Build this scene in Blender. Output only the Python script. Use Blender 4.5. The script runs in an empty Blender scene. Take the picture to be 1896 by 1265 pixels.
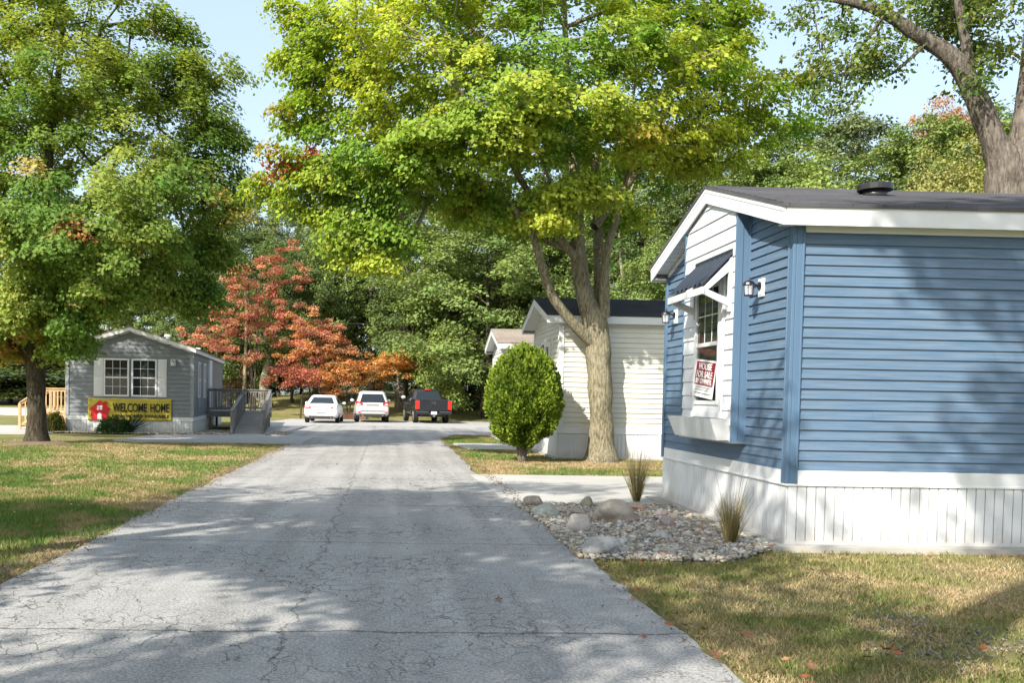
import bpy, bmesh, math, random
import numpy as np
from mathutils import Vector, Matrix, noise as mnoise
R = math.radians
scene = bpy.context.scene
COL = scene.collection

# ------------------------------------------------------------------ camera
W, H, FPX, CAMZ = 1896, 1265, 1780.0, 1.5
YAW, PITCH, ROLL = -0.034366, R(2.2), 0.018
SHX, SHY = 0.088608, 0.089648
cd = bpy.data.cameras.new('camera'); cam = bpy.data.objects.new('camera', cd); COL.objects.link(cam)
cd.sensor_width = 36; cd.lens = 36 * FPX / W; cd.shift_x = SHX; cd.shift_y = SHY
cd.clip_start = 0.05; cd.clip_end = 2000
CM = Matrix.Rotation(YAW, 3, 'Z') @ Matrix.Rotation(R(90) - PITCH, 3, 'X') @ Matrix.Rotation(ROLL, 3, 'Z')
cam.matrix_world = Matrix.Translation((0, 0, CAMZ)) @ CM.to_4x4()
scene.camera = cam
def at(px, py, Y):
    """point of the place seen at photo pixel px,py at distance Y down the road"""
    d = CM @ Vector(((px - W / 2 + SHX * W) / FPX, -(py - H / 2 - SHY * W) / FPX, -1))
    t = Y / d.y
    return Vector((d.x * t, Y, CAMZ + d.z * t))
def gnd(px, py, z=0.0):
    d = CM @ Vector(((px - W / 2 + SHX * W) / FPX, -(py - H / 2 - SHY * W) / FPX, -1))
    t = (z - CAMZ) / d.z
    return Vector((d.x * t, d.y * t, z))

# ------------------------------------------------------------------ light
SUN_AZ, SUN_EL = R(40), R(37)          # light travels towards +Y turned 40 deg to +X
wd = bpy.data.worlds.new('World'); scene.world = wd; wd.use_nodes = True
nt = wd.node_tree; nt.nodes.clear()
sky = nt.nodes.new('ShaderNodeTexSky'); sky.sky_type = 'NISHITA'; sky.sun_disc = False
sky.sun_elevation = SUN_EL; sky.sun_rotation = math.pi + SUN_AZ
sky.air_density = 1.0; sky.dust_density = 3.0; sky.ozone_density = 1.0; sky.altitude = 200
bg = nt.nodes.new('ShaderNodeBackground'); bg.inputs[1].default_value = 0.15
ow = nt.nodes.new('ShaderNodeOutputWorld')
mxs = nt.nodes.new('ShaderNodeMix'); mxs.data_type = 'RGBA'; mxs.inputs[0].default_value = 0.35
mxs.inputs[7].default_value = (4.2, 4.9, 5.2, 1)          # thin bright autumn haze over the whole sky
nt.links.new(sky.outputs[0], mxs.inputs[6]); nt.links.new(mxs.outputs[2], bg.inputs[0]); nt.links.new(bg.outputs[0], ow.inputs[0])
sd = bpy.data.lights.new('sun', 'SUN'); sd.energy = 4.6; sd.angle = R(0.55); sd.color = (1.0, 0.93, 0.82)
sun = bpy.data.objects.new('sun', sd); COL.objects.link(sun)
ldir = Vector((math.sin(SUN_AZ) * math.cos(SUN_EL), math.cos(SUN_AZ) * math.cos(SUN_EL), -math.sin(SUN_EL)))
sun.rotation_euler = ldir.to_track_quat('-Z', 'Y').to_euler(); sun.location = (-20, -25, 30)
scene.view_settings.view_transform = 'Standard'; scene.view_settings.look = 'None'
scene.view_settings.exposure = 0.88; scene.view_settings.gamma = 1.0
scene.cycles.max_bounces = 6; scene.cycles.diffuse_bounces = 3; scene.cycles.transparent_max_bounces = 8
scene.cycles.use_denoising = True

# ------------------------------------------------------------------ materials
class NT:
    def __init__(s, name, rough=0.7, spec=0.3):
        s.m = bpy.data.materials.new(name); s.m.use_nodes = True
        s.t = s.m.node_tree; s.b = s.t.nodes['Principled BSDF']
        s.b.inputs['Roughness'].default_value = rough
        s.b.inputs['Specular IOR Level'].default_value = spec
    def n(s, t, **k):
        x = s.t.nodes.new(t)
        for a, v in k.items():
            if isinstance(a, str) and hasattr(x, a): setattr(x, a, v)
        return x
    def L(s, a, b): s.t.links.new(a, b)
    def coord(s, scale=(1, 1, 1), kind='Object'):
        c = s.n('ShaderNodeTexCoord'); m = s.n('ShaderNodeMapping'); m.inputs['Scale'].default_value = scale
        s.L(c.outputs[kind], m.inputs['Vector']); return m.outputs[0]
    def noise(s, vec, scale, detail=4, rough=0.55):
        x = s.n('ShaderNodeTexNoise'); x.inputs['Scale'].default_value = scale
        x.inputs['Detail'].default_value = detail; x.inputs['Roughness'].default_value = rough
        if vec is not None: s.L(vec, x.inputs['Vector'])
        return x.outputs['Fac']
    def ramp(s, fac, stops):
        x = s.n('ShaderNodeValToRGB'); e = x.color_ramp.elements
        e[0].position, e[0].color = stops[0][0], (*stops[0][1], 1)
        e[1].position, e[1].color = stops[-1][0], (*stops[-1][1], 1)
        for p, c in stops[1:-1]:
            q = e.new(p); q.color = (*c, 1)
        s.L(fac, x.inputs[0]); return x.outputs[0]
    def mix(s, fac, a, b, mode='MIX'):
        x = s.n('ShaderNodeMix'); x.data_type = 'RGBA'; x.blend_type = mode
        for i, v in ((0, fac), (6, a), (7, b)):
            if hasattr(v, 'is_linked') or hasattr(v, 'links'): s.L(v, x.inputs[i])
            elif i == 0: x.inputs[0].default_value = v
            else: x.inputs[i].default_value = (*v, 1) if len(v) == 3 else v
        return x.outputs[2]
    def math(s, op, a, b=None):
        x = s.n('ShaderNodeMath'); x.operation = op
        for i, v in ((0, a), (1, b)):
            if v is None: continue
            if hasattr(v, 'links'): s.L(v, x.inputs[i])
            else: x.inputs[i].default_value = v
        return x.outputs[0]
    def color(s, c):
        if hasattr(c, 'links'): s.L(c, s.b.inputs['Base Color'])
        else: s.b.inputs['Base Color'].default_value = (*c, 1)
    def bump(s, h, strength=0.3, dist=0.01):
        x = s.n('ShaderNodeBump'); x.inputs['Strength'].default_value = strength; x.inputs['Distance'].default_value = dist
        s.L(h, x.inputs['Height']); s.L(x.outputs[0], s.b.inputs['Normal'])

def plain(name, c, rough=0.6, spec=0.3, var=0.12, scale=3.0, metal=0.0, bump=0.0, stretch=(1, 1, 1)):
    k = NT(name, rough, spec); v = k.coord(stretch); f = k.noise(v, scale, 5, 0.6)
    k.color(k.ramp(f, [(0.3, tuple(x * (1 - var) for x in c)), (0.7, tuple(min(1, x * (1 + var)) for x in c))]))
    k.b.inputs['Metallic'].default_value = metal
    if bump: k.bump(k.noise(v, scale * 8, 4, 0.6), bump, 0.005)
    return k.m

def vinyl(name, c):
    k = NT(name, 0.5, 0.35); v = k.coord((1, 1, 1))
    f = k.noise(v, 0.9, 4, 0.6); g = k.noise(k.coord((0.6, 0.6, 14)), 3, 3, 0.6)
    a = k.ramp(f, [(0.3, tuple(x * 0.93 for x in c)), (0.7, tuple(min(1, x * 1.05) for x in c))])
    b = k.mix(0.10, a, k.ramp(g, [(0.35, (0.55, 0.53, 0.48)), (0.65, c)]))
    k.color(b); k.bump(k.noise(k.coord((0.5, 0.5, 6)), 2.2, 2), 0.25, 0.02)
    return k.m

M = {}
M['blue'] = vinyl('blue_vinyl', (0.078, 0.142, 0.228))
M['bluetrim'] = plain('blue_trim_vinyl', (0.088, 0.155, 0.246), .5, .35, .05, 1.5)
M['cream'] = vinyl('cream_vinyl', (0.60, 0.60, 0.53))
M['cream2'] = vinyl('pale_cream_vinyl', (0.66, 0.65, 0.58))
M['grey'] = vinyl('grey_vinyl', (0.175, 0.198, 0.225))
M['white'] = plain('white_trim', (0.68, 0.70, 0.71), 0.45, 0.4, 0.035, 1.5)
def skirtmat():
    k = NT('white_skirting_vinyl', .5, .35); v = k.coord(); sx = k.n('ShaderNodeSeparateXYZ'); k.L(v, sx.inputs[0])
    n = k.noise(k.coord((3, 3, 1)), 2.2, 6, .7); d = k.math('SUBTRACT', k.math('MULTIPLY', n, .42), sx.outputs['Z'])
    base = k.ramp(k.noise(k.coord((1, 1, .3)), 1.7, 4), [(.3, (.60, .62, .64)), (.7, (.67, .69, .71))])
    k.color(k.mix(k.ramp(d, [(-.02, (0, 0, 0)), (.16, (.45,) * 3)]), base, (.34, .29, .22))); return k.m
M['skirt'] = skirtmat()
M['shake'] = plain('white_wide_lap_vinyl', (0.66, 0.68, 0.70), 0.5, 0.35, 0.04, 2.0)
M['greytrim'] = plain('grey_trim', (0.28, 0.30, 0.32), 0.5, 0.35, 0.06)
def roofmat(name, c, c2):
    k = NT(name, 0.95, 0.15); v = k.coord()
    br = k.n('ShaderNodeTexBrick'); k.L(k.coord((1, 1, 1)), br.inputs['Vector'])
    br.inputs['Scale'].default_value = 1.0; br.inputs['Brick Width'].default_value = 0.32; br.inputs['Row Height'].default_value = 0.14
    br.inputs['Mortar Size'].default_value = 0.006; br.inputs['Color1'].default_value = (*c, 1); br.inputs['Color2'].default_value = (*c2, 1)
    br.inputs['Mortar'].default_value = (*[x * 0.35 for x in c], 1)
    g = k.noise(v, 120, 3); f = k.noise(v, 1.2, 4)
    a = k.mix(0.5, br.outputs['Color'], k.ramp(g, [(0.3, tuple(x * 0.5 for x in c)), (0.7, tuple(x * 1.7 for x in c))]))
    k.color(k.mix(0.35, a, k.ramp(f, [(0.3, tuple(x * 0.7 for x in c)), (0.7, tuple(x * 1.25 for x in c2))])))
    k.bump(br.outputs['Fac'], 0.6, -0.01); return k.m
M['roof'] = roofmat('charcoal_shingles', (0.075, 0.075, 0.085), (0.11, 0.11, 0.12))
M['roof2'] = roofmat('black_shingles', (0.035, 0.037, 0.045), (0.05, 0.052, 0.06))
M['rooftan'] = roofmat('taupe_shingles', (0.25, 0.21, 0.175), (0.33, 0.28, 0.24))
M['black'] = plain('black_plastic', (0.02, 0.02, 0.022), 0.35, 0.5, 0.15)
M['metalroof'] = plain('dark_blue_ribbed_metal', (0.035, 0.045, 0.065), 0.35, 0.5, 0.1, metal=0.3)
M['lampmetal'] = plain('bronze_lamp_metal', (0.035, 0.035, 0.04), 0.35, 0.5, 0.2, metal=0.6)
M['galv'] = plain('galvanised_metal', (0.45, 0.46, 0.48), 0.35, 0.5, 0.1, metal=0.8)
M['deckboard'] = plain('pale_weathered_boards', (0.36, 0.355, 0.345), 0.85, 0.15, 0.25, 2.5, bump=0.4, stretch=(1, 8, 1))
M['greywood'] = plain('weathered_deck_wood', (0.20, 0.195, 0.19), 0.85, 0.15, 0.35, 2.5, bump=0.4, stretch=(4, 4, 1))
M['tanwood'] = plain('new_deck_wood', (0.55, 0.37, 0.20), 0.8, 0.2, 0.22, 2.5, bump=0.3, stretch=(4, 4, 1))
M['whiteplastic'] = plain('white_plastic', (0.8, 0.8, 0.8), 0.4, 0.4, 0.03)
M['banner'] = plain('yellow_banner_vinyl', (0.46, 0.38, 0.05), 0.5, 0.3, 0.10, 4)
M['red'] = plain('red_print', (0.55, 0.02, 0.03), 0.5, 0.3, 0.10, 5)
M['darkred'] = plain('dark_red_print', (0.24, 0.012, 0.02), 0.5, 0.3, 0.05)
M['ink'] = plain('black_print', (0.012, 0.012, 0.012), 0.5, 0.3, 0.05)
M['inside'] = plain('dim_interior', (0.03, 0.032, 0.035), 0.8, 0.1, 0.3)
M['curtain'] = plain('white_blind', (0.42, 0.43, 0.42), 0.8, 0.1, 0.08)

def glassmat(name, tint=(0.02, 0.025, 0.03), rough=0.03, alpha=None):
    k = NT(name, rough, 0.6); k.color(tint); k.b.inputs['Coat Weight'].default_value = 0.15
    k.bump(k.noise(k.coord(), 1.3, 2), 0.05, 0.02); return k.m
M['glass'] = glassmat('window_glass')
M['carglass'] = glassmat('car_glass', (0.012, 0.016, 0.02), 0.05)
def clearglass():
    k = NT('clear_lamp_glass', 0.05, 0.5); k.color((0.9, 0.93, 0.95)); k.b.inputs['Alpha'].default_value = 0.35; return k.m
M['clear'] = clearglass()
def paint(name, c, metal=0.0, rough=0.3):
    k = NT(name, rough, 0.5); f = k.noise(k.coord(), 2.2, 4)
    k.color(k.ramp(f, [(0.3, tuple(x * 0.93 for x in c)), (0.7, tuple(min(1, x * 1.04) for x in c))]))
    k.b.inputs['Metallic'].default_value = metal; k.b.inputs['Coat Weight'].default_value = 0.3; k.b.inputs['Coat Roughness'].default_value = 0.06
    return k.m
M['carwhite'] = paint('white_car_paint', (0.78, 0.79, 0.8)); M['carsilver'] = paint('silver_car_paint', (0.60, 0.59, 0.58), 0.25, 0.35)
M['carblack'] = paint('black_car_paint', (0.018, 0.02, 0.024), 0.0, 0.25)
M['tyre'] = plain('tyre_rubber', (0.025, 0.025, 0.025), 0.85, 0.2, 0.3); M['rim'] = plain('alloy_rim', (0.45, 0.45, 0.46), 0.3, 0.5, 0.05, metal=0.8)
M['chrome'] = plain('chrome', (0.65, 0.66, 0.68), 0.15, 0.6, 0.03, metal=1.0)
M['taillens'] = plain('red_lamp_lens', (0.62, 0.03, 0.02), 0.15, 0.6, 0.12)
M['darkplastic'] = plain('dark_bumper_plastic', (0.035, 0.035, 0.037), 0.6, 0.3, 0.1)

def grass_mix(k, v):
    f = k.noise(v, 0.45, 5, 0.6); g = k.noise(v, 3.1, 5, 0.65); h = k.noise(v, 40, 3, 0.7)
    a = k.ramp(f, [(0.36, (0.34, 0.27, 0.15)), (0.48, (0.27, 0.25, 0.10)), (0.60, (0.14, 0.19, 0.05))])
    b = k.ramp(g, [(0.34, (0.38, 0.30, 0.18)), (0.5, (0.24, 0.23, 0.09)), (0.66, (0.12, 0.17, 0.04))])
    c = k.mix(0.45, a, b)
    return k.mix(0.55, c, k.ramp(h, [(0.3, (0.35, 0.33, 0.3)), (0.7, (1, 1, 1))]), 'MULTIPLY'), h
def groundmat():
    k = NT('lawn_ground', 0.95, 0.1); v = k.coord()
    c, h = grass_mix(k, v); k.color(c); k.bump(h, 0.9, 0.03); return k.m
M['lawn'] = groundmat()
def roadmat():
    k = NT('chip_seal_asphalt', 0.9, 0.2); v = k.coord()
    n1 = k.noise(v, 52, 3, 0.85); n2 = k.noise(v, 170, 2, 0.8); n3 = k.noise(v, 0.5, 5, 0.6); n4 = k.noise(v, 6, 4, 0.6)
    c = k.ramp(n1, [(0.42, (0.03, 0.03, 0.035)), (0.5, (0.23, 0.225, 0.21)), (0.58, (0.62, 0.60, 0.56))])
    c = k.mix(0.3, c, k.ramp(n2, [(0.35, (0.15, 0.15, 0.155)), (0.65, (0.56, 0.55, 0.54))]))
    c = k.mix(0.25, c, k.ramp(n3, [(0.35, (0.28, 0.28, 0.285)), (0.65, (0.60, 0.59, 0.565))]))
    c = k.mix(0.18, c, k.ramp(n4, [(0.35, (0.18, 0.18, 0.18)), (0.65, (0.48, 0.475, 0.46))]))
    tr = k.noise(k.coord((1.5, .07, 1)), 1.6, 3, .5); c = k.mix(.22, c, k.ramp(tr, [(.38, (.12, .12, .12)), (.62, (.46, .45, .43))]))
    # cracks: warped voronoi edges, shown only where a coarse noise lets them
    vs = k.n('ShaderNodeVectorMath'); vs.operation = 'MULTIPLY_ADD'
    nz = k.n('ShaderNodeTexNoise'); nz.inputs['Scale'].default_value = 3.5; nz.inputs['Detail'].default_value = 5; k.L(v, nz.inputs['Vector'])
    k.L(nz.outputs['Color'], vs.inputs[0]); vs.inputs[1].default_value = (0.55, 0.55, 0); k.L(v, vs.inputs[2])
    def crack(sc, w, lo, hi, msk):
        mp = k.n('ShaderNodeMapping'); mp.inputs['Scale'].default_value = sc; k.L(vs.outputs[0], mp.inputs['Vector'])
        vo = k.n('ShaderNodeTexVoronoi'); vo.feature = 'DISTANCE_TO_EDGE'; vo.voronoi_dimensions = '2D'; vo.inputs['Scale'].default_value = 1; k.L(mp.outputs[0], vo.inputs['Vector'])
        e = k.ramp(vo.outputs['Distance'], [(0.0, (1, 1, 1)), (w * 0.4, (0.8,) * 3), (w, (0, 0, 0))])
        m = k.ramp(k.noise(v, msk, 4, 0.65), [(lo, (0, 0, 0)), (hi, (1, 1, 1))])
        return k.mix(1.0, e, m, 'MULTIPLY')
    a = crack((7.0, 4.2, 1), 0.036, 0.42, 0.56, 0.45); b = crack((0.6, 0.5, 1), 0.0028, 0.50, 0.56, 0.9)
    cr = k.mix(1.0, a, b, 'ADD')
    sx_ = k.n('ShaderNodeSeparateXYZ'); k.L(v, sx_.inputs[0]); wob = k.noise(v, 1.6, 6, .75)
    for ax_, pos, wd_, amp in (('Y', 6.05, .010, .30), ('Y', 9.75, .008, .25), ('Y', 13.1, .012, .3), ('Y', 17.3, .014, .4), ('Y', 25.5, .016, .5), ('X', -.62, .004, .5)):
        d_ = k.math('ABSOLUTE', k.math('SUBTRACT', k.math('ADD', sx_.outputs[ax_], k.math('MULTIPLY', wob, amp)), pos + amp / 2))
        cr = k.mix(1.0, cr, k.ramp(d_, [(0.0, (1, 1, 1)), (wd_, (0.7,) * 3), (wd_ * 2, (0, 0, 0))]), 'ADD')
    c = k.mix(k.math('MULTIPLY', cr, 0.66), c, (0.035, 0.034, 0.032)); k.color(c)
    k.bump(k.math('SUBTRACT', n1, cr), 0.9, 0.008); return k.m
M['road'] = roadmat()
def concmat(name, c, var=0.12):
    k = NT(name, 0.9, 0.2); v = k.coord(); n1 = k.noise(v, 1.1, 5, 0.65); n2 = k.noise(v, 90, 3, 0.7)
    a = k.ramp(n1, [(0.3, tuple(x * (1 - var) for x in c)), (0.7, tuple(x * (1 + var) for x in c))])
    k.color(k.mix(0.3, a, k.ramp(n2, [(0.3, tuple(x * 0.6 for x in c)), (0.7, tuple(x * 1.25 for x in c))]))); k.bump(n2, 0.4, 0.004); return k.m
M['concrete'] = concmat('pale_concrete', (0.42, 0.41, 0.385)); M['slab'] = concmat('slab_concrete', (0.36, 0.35, 0.32), 0.2)
M['lot'] = concmat('worn_pale_asphalt', (0.36, 0.355, 0.345), 0.15); M['dirt'] = concmat('bare_soil', (0.17, 0.125, 0.085), 0.3)
M['pine_straw'] = concmat('rusty_mulch', (0.16, 0.075, 0.05), 0.3); M['gravelbase'] = concmat('gravel_bed_soil', (0.20, 0.18, 0.155), 0.3)

def barkmat(name, c1, c2, sc=1.0):
    k = NT(name, 0.95, 0.1); v = k.coord((1, 1, 0.22)); n1 = k.noise(v, 16 * sc, 6, 0.7); n2 = k.noise(k.coord(), 2.3, 5, 0.6)
    a = k.ramp(n1, [(0.38, tuple(x * 0.18 for x in c1)), (0.49, tuple(x * .85 for x in c1)), (0.62, c2)])
    k.color(k.mix(0.35, a, k.ramp(n2, [(0.35, tuple(x * 0.6 for x in c1)), (0.62, c2)]))); k.bump(n1, 1.0, 0.06); return k.m
M['bark'] = barkmat('pale_maple_bark', (0.25, 0.225, 0.15), (0.40, 0.36, 0.25), 1.6)
M['barkdark'] = barkmat('dark_bark', (0.065, 0.055, 0.04), (0.12, 0.105, 0.075))
M['barkgrey'] = barkmat('grey_bark', (0.14, 0.12, 0.10), (0.25, 0.22, 0.185), 1.3)
def leafmat(name, trans=0.42, objcol=False):
    k = NT(name, 0.62, 0.18); at_ = k.n('ShaderNodeAttribute'); at_.attribute_name = 'tint'
    c = at_.outputs['Color']
    if objcol:
        oi = k.n('ShaderNodeObjectInfo'); c = k.mix(1.0, c, oi.outputs['Color'], 'MULTIPLY')
    k.L(c, k.b.inputs['Base Color'])
    tr = k.n('ShaderNodeBsdfTranslucent'); k.L(k.mix(1.0, c, (1.35, 1.3, 0.55), 'MULTIPLY'), tr.inputs['Color'])
    mx = k.n('ShaderNodeMixShader'); mx.inputs[0].default_value = trans
    k.L(k.b.outputs[0], mx.inputs[1]); k.L(tr.outputs[0], mx.inputs[2]); k.L(mx.outputs[0], k.t.nodes['Material Output'].inputs[0]); return k.m
M['leaf'] = leafmat('leaf'); M['leafobj'] = leafmat('woodland_leaf', 0.3, True); M['blade'] = leafmat('grass_blade', 0.2)
M['needle'] = leafmat('arborvitae_spray', 0.15)
def attrmat(name, rough=0.8):
    k = NT(name, rough, 0.3); a = k.n('ShaderNodeAttribute'); a.attribute_name = 'tint'
    g = k.ramp(k.noise(k.coord(), 45, 4, 0.7), [(0.3, (0.72,) * 3), (0.7, (1.1,) * 3)]); k.color(k.mix(1.0, a.outputs['Color'], g, 'MULTIPLY')); return k.m
M['pebble'] = attrmat('pebble_stone'); M['litter'] = attrmat('dry_leaf')

# ------------------------------------------------------------------ mesh helpers
def tag(o, label=None, cat=None, group=None, kind=None):
    if label: o['label'] = label
    if cat: o['category'] = cat
    if group: o['group'] = group
    if kind: o['kind'] = kind
    return o
def empty(name, loc=(0, 0, 0), rz=0.0, **k):
    o = bpy.data.objects.new(name, None); COL.objects.link(o); o.location = loc; o.rotation_euler = (0, 0, rz)
    o.empty_display_size = 0.3; return tag(o, **k)
def link(name, me, mat, parent=None, smooth=False):
    o = bpy.data.objects.new(name, me); COL.objects.link(o)
    if mat is not None and not me.materials: me.materials.append(mat)
    if parent is not None: o.parent = parent
    if smooth: me.polygons.foreach_set('use_smooth', [True] * len(me.polygons))
    return o
def mesh_np(name, V, F, tint=None):
    """V (n,3), F (m,k) arrays"""
    me = bpy.data.meshes.new(name); V = np.asarray(V, np.float32); F = np.asarray(F, np.int32)
    me.vertices.add(len(V)); me.vertices.foreach_set('co', V.ravel())
    k = F.shape[1]; me.loops.add(F.size); me.loops.foreach_set('vertex_index', F.ravel())
    me.polygons.add(len(F)); me.polygons.foreach_set('loop_start', np.arange(0, F.size, k, dtype=np.int32))
    me.polygons.foreach_set('loop_total', np.full(len(F), k, np.int32))
    me.update(calc_edges=True)
    if tint is not None:
        a = me.color_attributes.new('tint', 'FLOAT_COLOR', 'POINT')
        c = np.ones((len(V), 4), np.float32); c[:, :3] = tint; a.data.foreach_set('color', c.ravel())
    return me
class MB:
    def __init__(s): s.v = []; s.f = []
    def add(s, vs, fs):
        b = len(s.v); s.v += [tuple(p) for p in vs]; s.f += [tuple(i + b for i in q) for q in fs]; return s
    def box(s, x0, x1, y0, y1, z0, z1):
        return s.add([(x0, y0, z0), (x1, y0, z0), (x1, y1, z0), (x0, y1, z0), (x0, y0, z1), (x1, y0, z1), (x1, y1, z1), (x0, y1, z1)],
                     [(0, 3, 2, 1), (4, 5, 6, 7), (0, 1, 5, 4), (1, 2, 6, 5), (2, 3, 7, 6), (3, 0, 4, 7)])
    def bar(s, a, b, w, h, up=(0, 0, 1)):
        """rectangular bar from a to b, width w (sideways), height h along up"""
        a, b, up = Vector(a), Vector(b), Vector(up); d = (b - a).normalized(); sd_ = d.cross(up).normalized(); u = sd_.cross(d)
        P = []
        for p in (a, b):
            for i, j in ((-1, -1), (1, -1), (1, 1), (-1, 1)): P.append(p + sd_ * (w / 2 * i) + u * (h / 2 * j))
        return s.add(P, [(0, 3, 2, 1), (4, 5, 6, 7), (0, 1, 5, 4), (1, 2, 6, 5), (2, 3, 7, 6), (3, 0, 4, 7)])
    def prism(s, poly, d):
        """poly: list of 3D points (planar), extruded by vector d"""
        n = len(poly); d = Vector(d); P = [Vector(p) for p in poly]; Q = [p + d for p in P]
        return s.add(P + Q, [tuple(range(n))[::-1], tuple(range(n, 2 * n))] + [(i, (i + 1) % n, n + (i + 1) % n, n + i) for i in range(n)])
    def tube(s, pts, rad, n=10, cap=True, noise=0.0, seed=0):
        pts = [Vector(p) for p in pts]; m = len(pts)
        if not hasattr(rad, '__len__'): rad = [rad] * m
        b = len(s.v); ref = Vector((0.31, 0.95, 0.07))
        for i, p in enumerate(pts):
            d = (pts[min(i + 1, m - 1)] - pts[max(i - 1, 0)]).normalized(); r_ = ref if abs(d.dot(ref)) < 0.9 else Vector((1, 0, 0))
            a = d.cross(r_).normalized(); c = d.cross(a)
            for j in range(n):
                t = 2 * math.pi * j / n; rr = rad[i]
                if noise: rr *= 1 + noise * mnoise.noise(Vector((math.cos(t) * 1.6, math.sin(t) * 1.6, i * 0.35 + seed * 7.3)))
                s.v.append(tuple(p + (a * math.cos(t) + c * math.sin(t)) * rr))
        for i in range(m - 1):
            for j in range(n): s.f.append((b + i * n + j, b + i * n + (j + 1) % n, b + (i + 1) * n + (j + 1) % n, b + (i + 1) * n + j))
        if cap: s.f.append(tuple(b + j for j in range(n))[::-1]); s.f.append(tuple(b + (m - 1) * n + j for j in range(n)))
        return s
    def ell(s, c, r, n=10, m=7):
        b = len(s.v)
        for i in range(m + 1):
            t = math.pi * i / m
            for j in range(n):
                p = 2 * math.pi * j / n; s.v.append((c[0] + r[0] * math.sin(t) * math.cos(p), c[1] + r[1] * math.sin(t) * math.sin(p), c[2] + r[2] * math.cos(t)))
        for i in range(m):
            for j in range(n): s.f.append((b + i * n + j, b + (i + 1) * n + j, b + (i + 1) * n + (j + 1) % n, b + i * n + (j + 1) % n))
        return s
    def build(s, name, mat, parent=None, smooth=False, bevel=0.0):
        me = bpy.data.meshes.new(name); me.from_pydata(s.v, [], s.f); me.update()
        bm = bmesh.new(); bm.from_mesh(me); bmesh.ops.recalc_face_normals(bm, faces=bm.faces); bm.to_mesh(me); bm.free()
        o = link(name, me, mat, parent, smooth)
        if bevel:
            b = o.modifiers.new('Bevel', 'BEVEL'); b.width = bevel; b.segments = 2; b.limit_method = 'ANGLE'; b.angle_limit = R(40)
        return o
def copy_tree(o, parent=None):
    kids = list(o.children); c = o.copy(); COL.objects.link(c)
    if parent is not None: c.parent = parent
    for k in kids: copy_tree(k, c)
    return c
def text_mesh(txt, size, ext=0.002):
    cu = bpy.data.curves.new('lettering', 'FONT'); cu.body = txt; cu.size = size; cu.extrude = ext; cu.align_x = 'LEFT'; cu.offset = size * 0.018
    o = bpy.data.objects.new('lettering', cu); COL.objects.link(o); dg = bpy.context.evaluated_depsgraph_get()
    me = bpy.data.meshes.new_from_object(o.evaluated_get(dg)); bpy.data.objects.remove(o); bpy.data.curves.remove(cu)
    return me
def fit_text(txt, w, h, mat, parent, mtx, name='lettering'):
    """text fitted to a w x h box whose lower-left corner is the origin of mtx (x right, y up, z out)"""
    me = text_mesh(txt, 1.0, 0.004); n = len(me.vertices); co = np.empty(n * 3, np.float32); me.vertices.foreach_get('co', co); co = co.reshape(-1, 3)
    mn, mx = co.min(0), co.max(0); co[:, 0] = (co[:, 0] - mn[0]) / (mx[0] - mn[0]) * w; co[:, 1] = (co[:, 1] - mn[1]) / (mx[1] - mn[1]) * h
    me.vertices.foreach_set('co', co.ravel()); me.transform(mtx); me.update(); me.materials.clear()
    return link(name, me, mat, parent)

# ------------------------------------------------------------------ numpy value noise
_rs = np.random.RandomState(5); _tab = _rs.rand(256, 256)
def vnoise(x, y):
    xi = np.floor(x).astype(int); yi = np.floor(y).astype(int); fx = x - xi; fy = y - yi
    fx = fx * fx * (3 - 2 * fx); fy = fy * fy * (3 - 2 * fy); g = lambda a, b: _tab[a % 256, b % 256]
    return (g(xi, yi) * (1 - fx) + g(xi + 1, yi) * fx) * (1 - fy) + (g(xi, yi + 1) * (1 - fx) + g(xi + 1, yi + 1) * fx) * fy
def fbm(x, y, o=4):
    s = 0; a = 0.5; t = 0
    for i in range(o): s = s + a * vnoise(x + 17.3 * i, y - 9.1 * i); t += a; a *= 0.5; x = x * 2.03; y = y * 2.03
    return s / t

# ------------------------------------------------------------------ terrain
def sstep(a, b, x):
    t = np.clip((x - a) / (b - a), 0, 1); return t * t * (3 - 2 * t)
def hgt(x, y):
    x = np.asarray(x, float); y = np.asarray(y, float)
    rise = sstep(58, 76, y) * 1.5 * sstep(-15, -7, x)
    return rise + sstep(76, 140, y) * 1.5 - 0.03
xs = np.concatenate([np.linspace(-400, -40, 10), np.linspace(-36, 44, 90), np.linspace(50, 400, 10)])
ys = np.concatenate([np.linspace(-60, -5, 8), np.linspace(-3, 100, 120), np.linspace(110, 700, 12)])
XX, YY = np.meshgrid(xs, ys); ZZ = hgt(XX, YY) + (fbm(XX * 0.6, YY * 0.6) - 0.5) * 0.02
V = np.stack([XX, YY, ZZ], -1).reshape(-1, 3); nx = len(xs); ii, jj = np.meshgrid(np.arange(len(ys) - 1), np.arange(nx - 1), indexing='ij')
F = np.stack([ii * nx + jj, ii * nx + jj + 1, (ii + 1) * nx + jj + 1, (ii + 1) * nx + jj], -1).reshape(-1, 4)
tag(link('ground', mesh_np('ground', V, F), M['lawn'], smooth=True), kind='structure')

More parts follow.
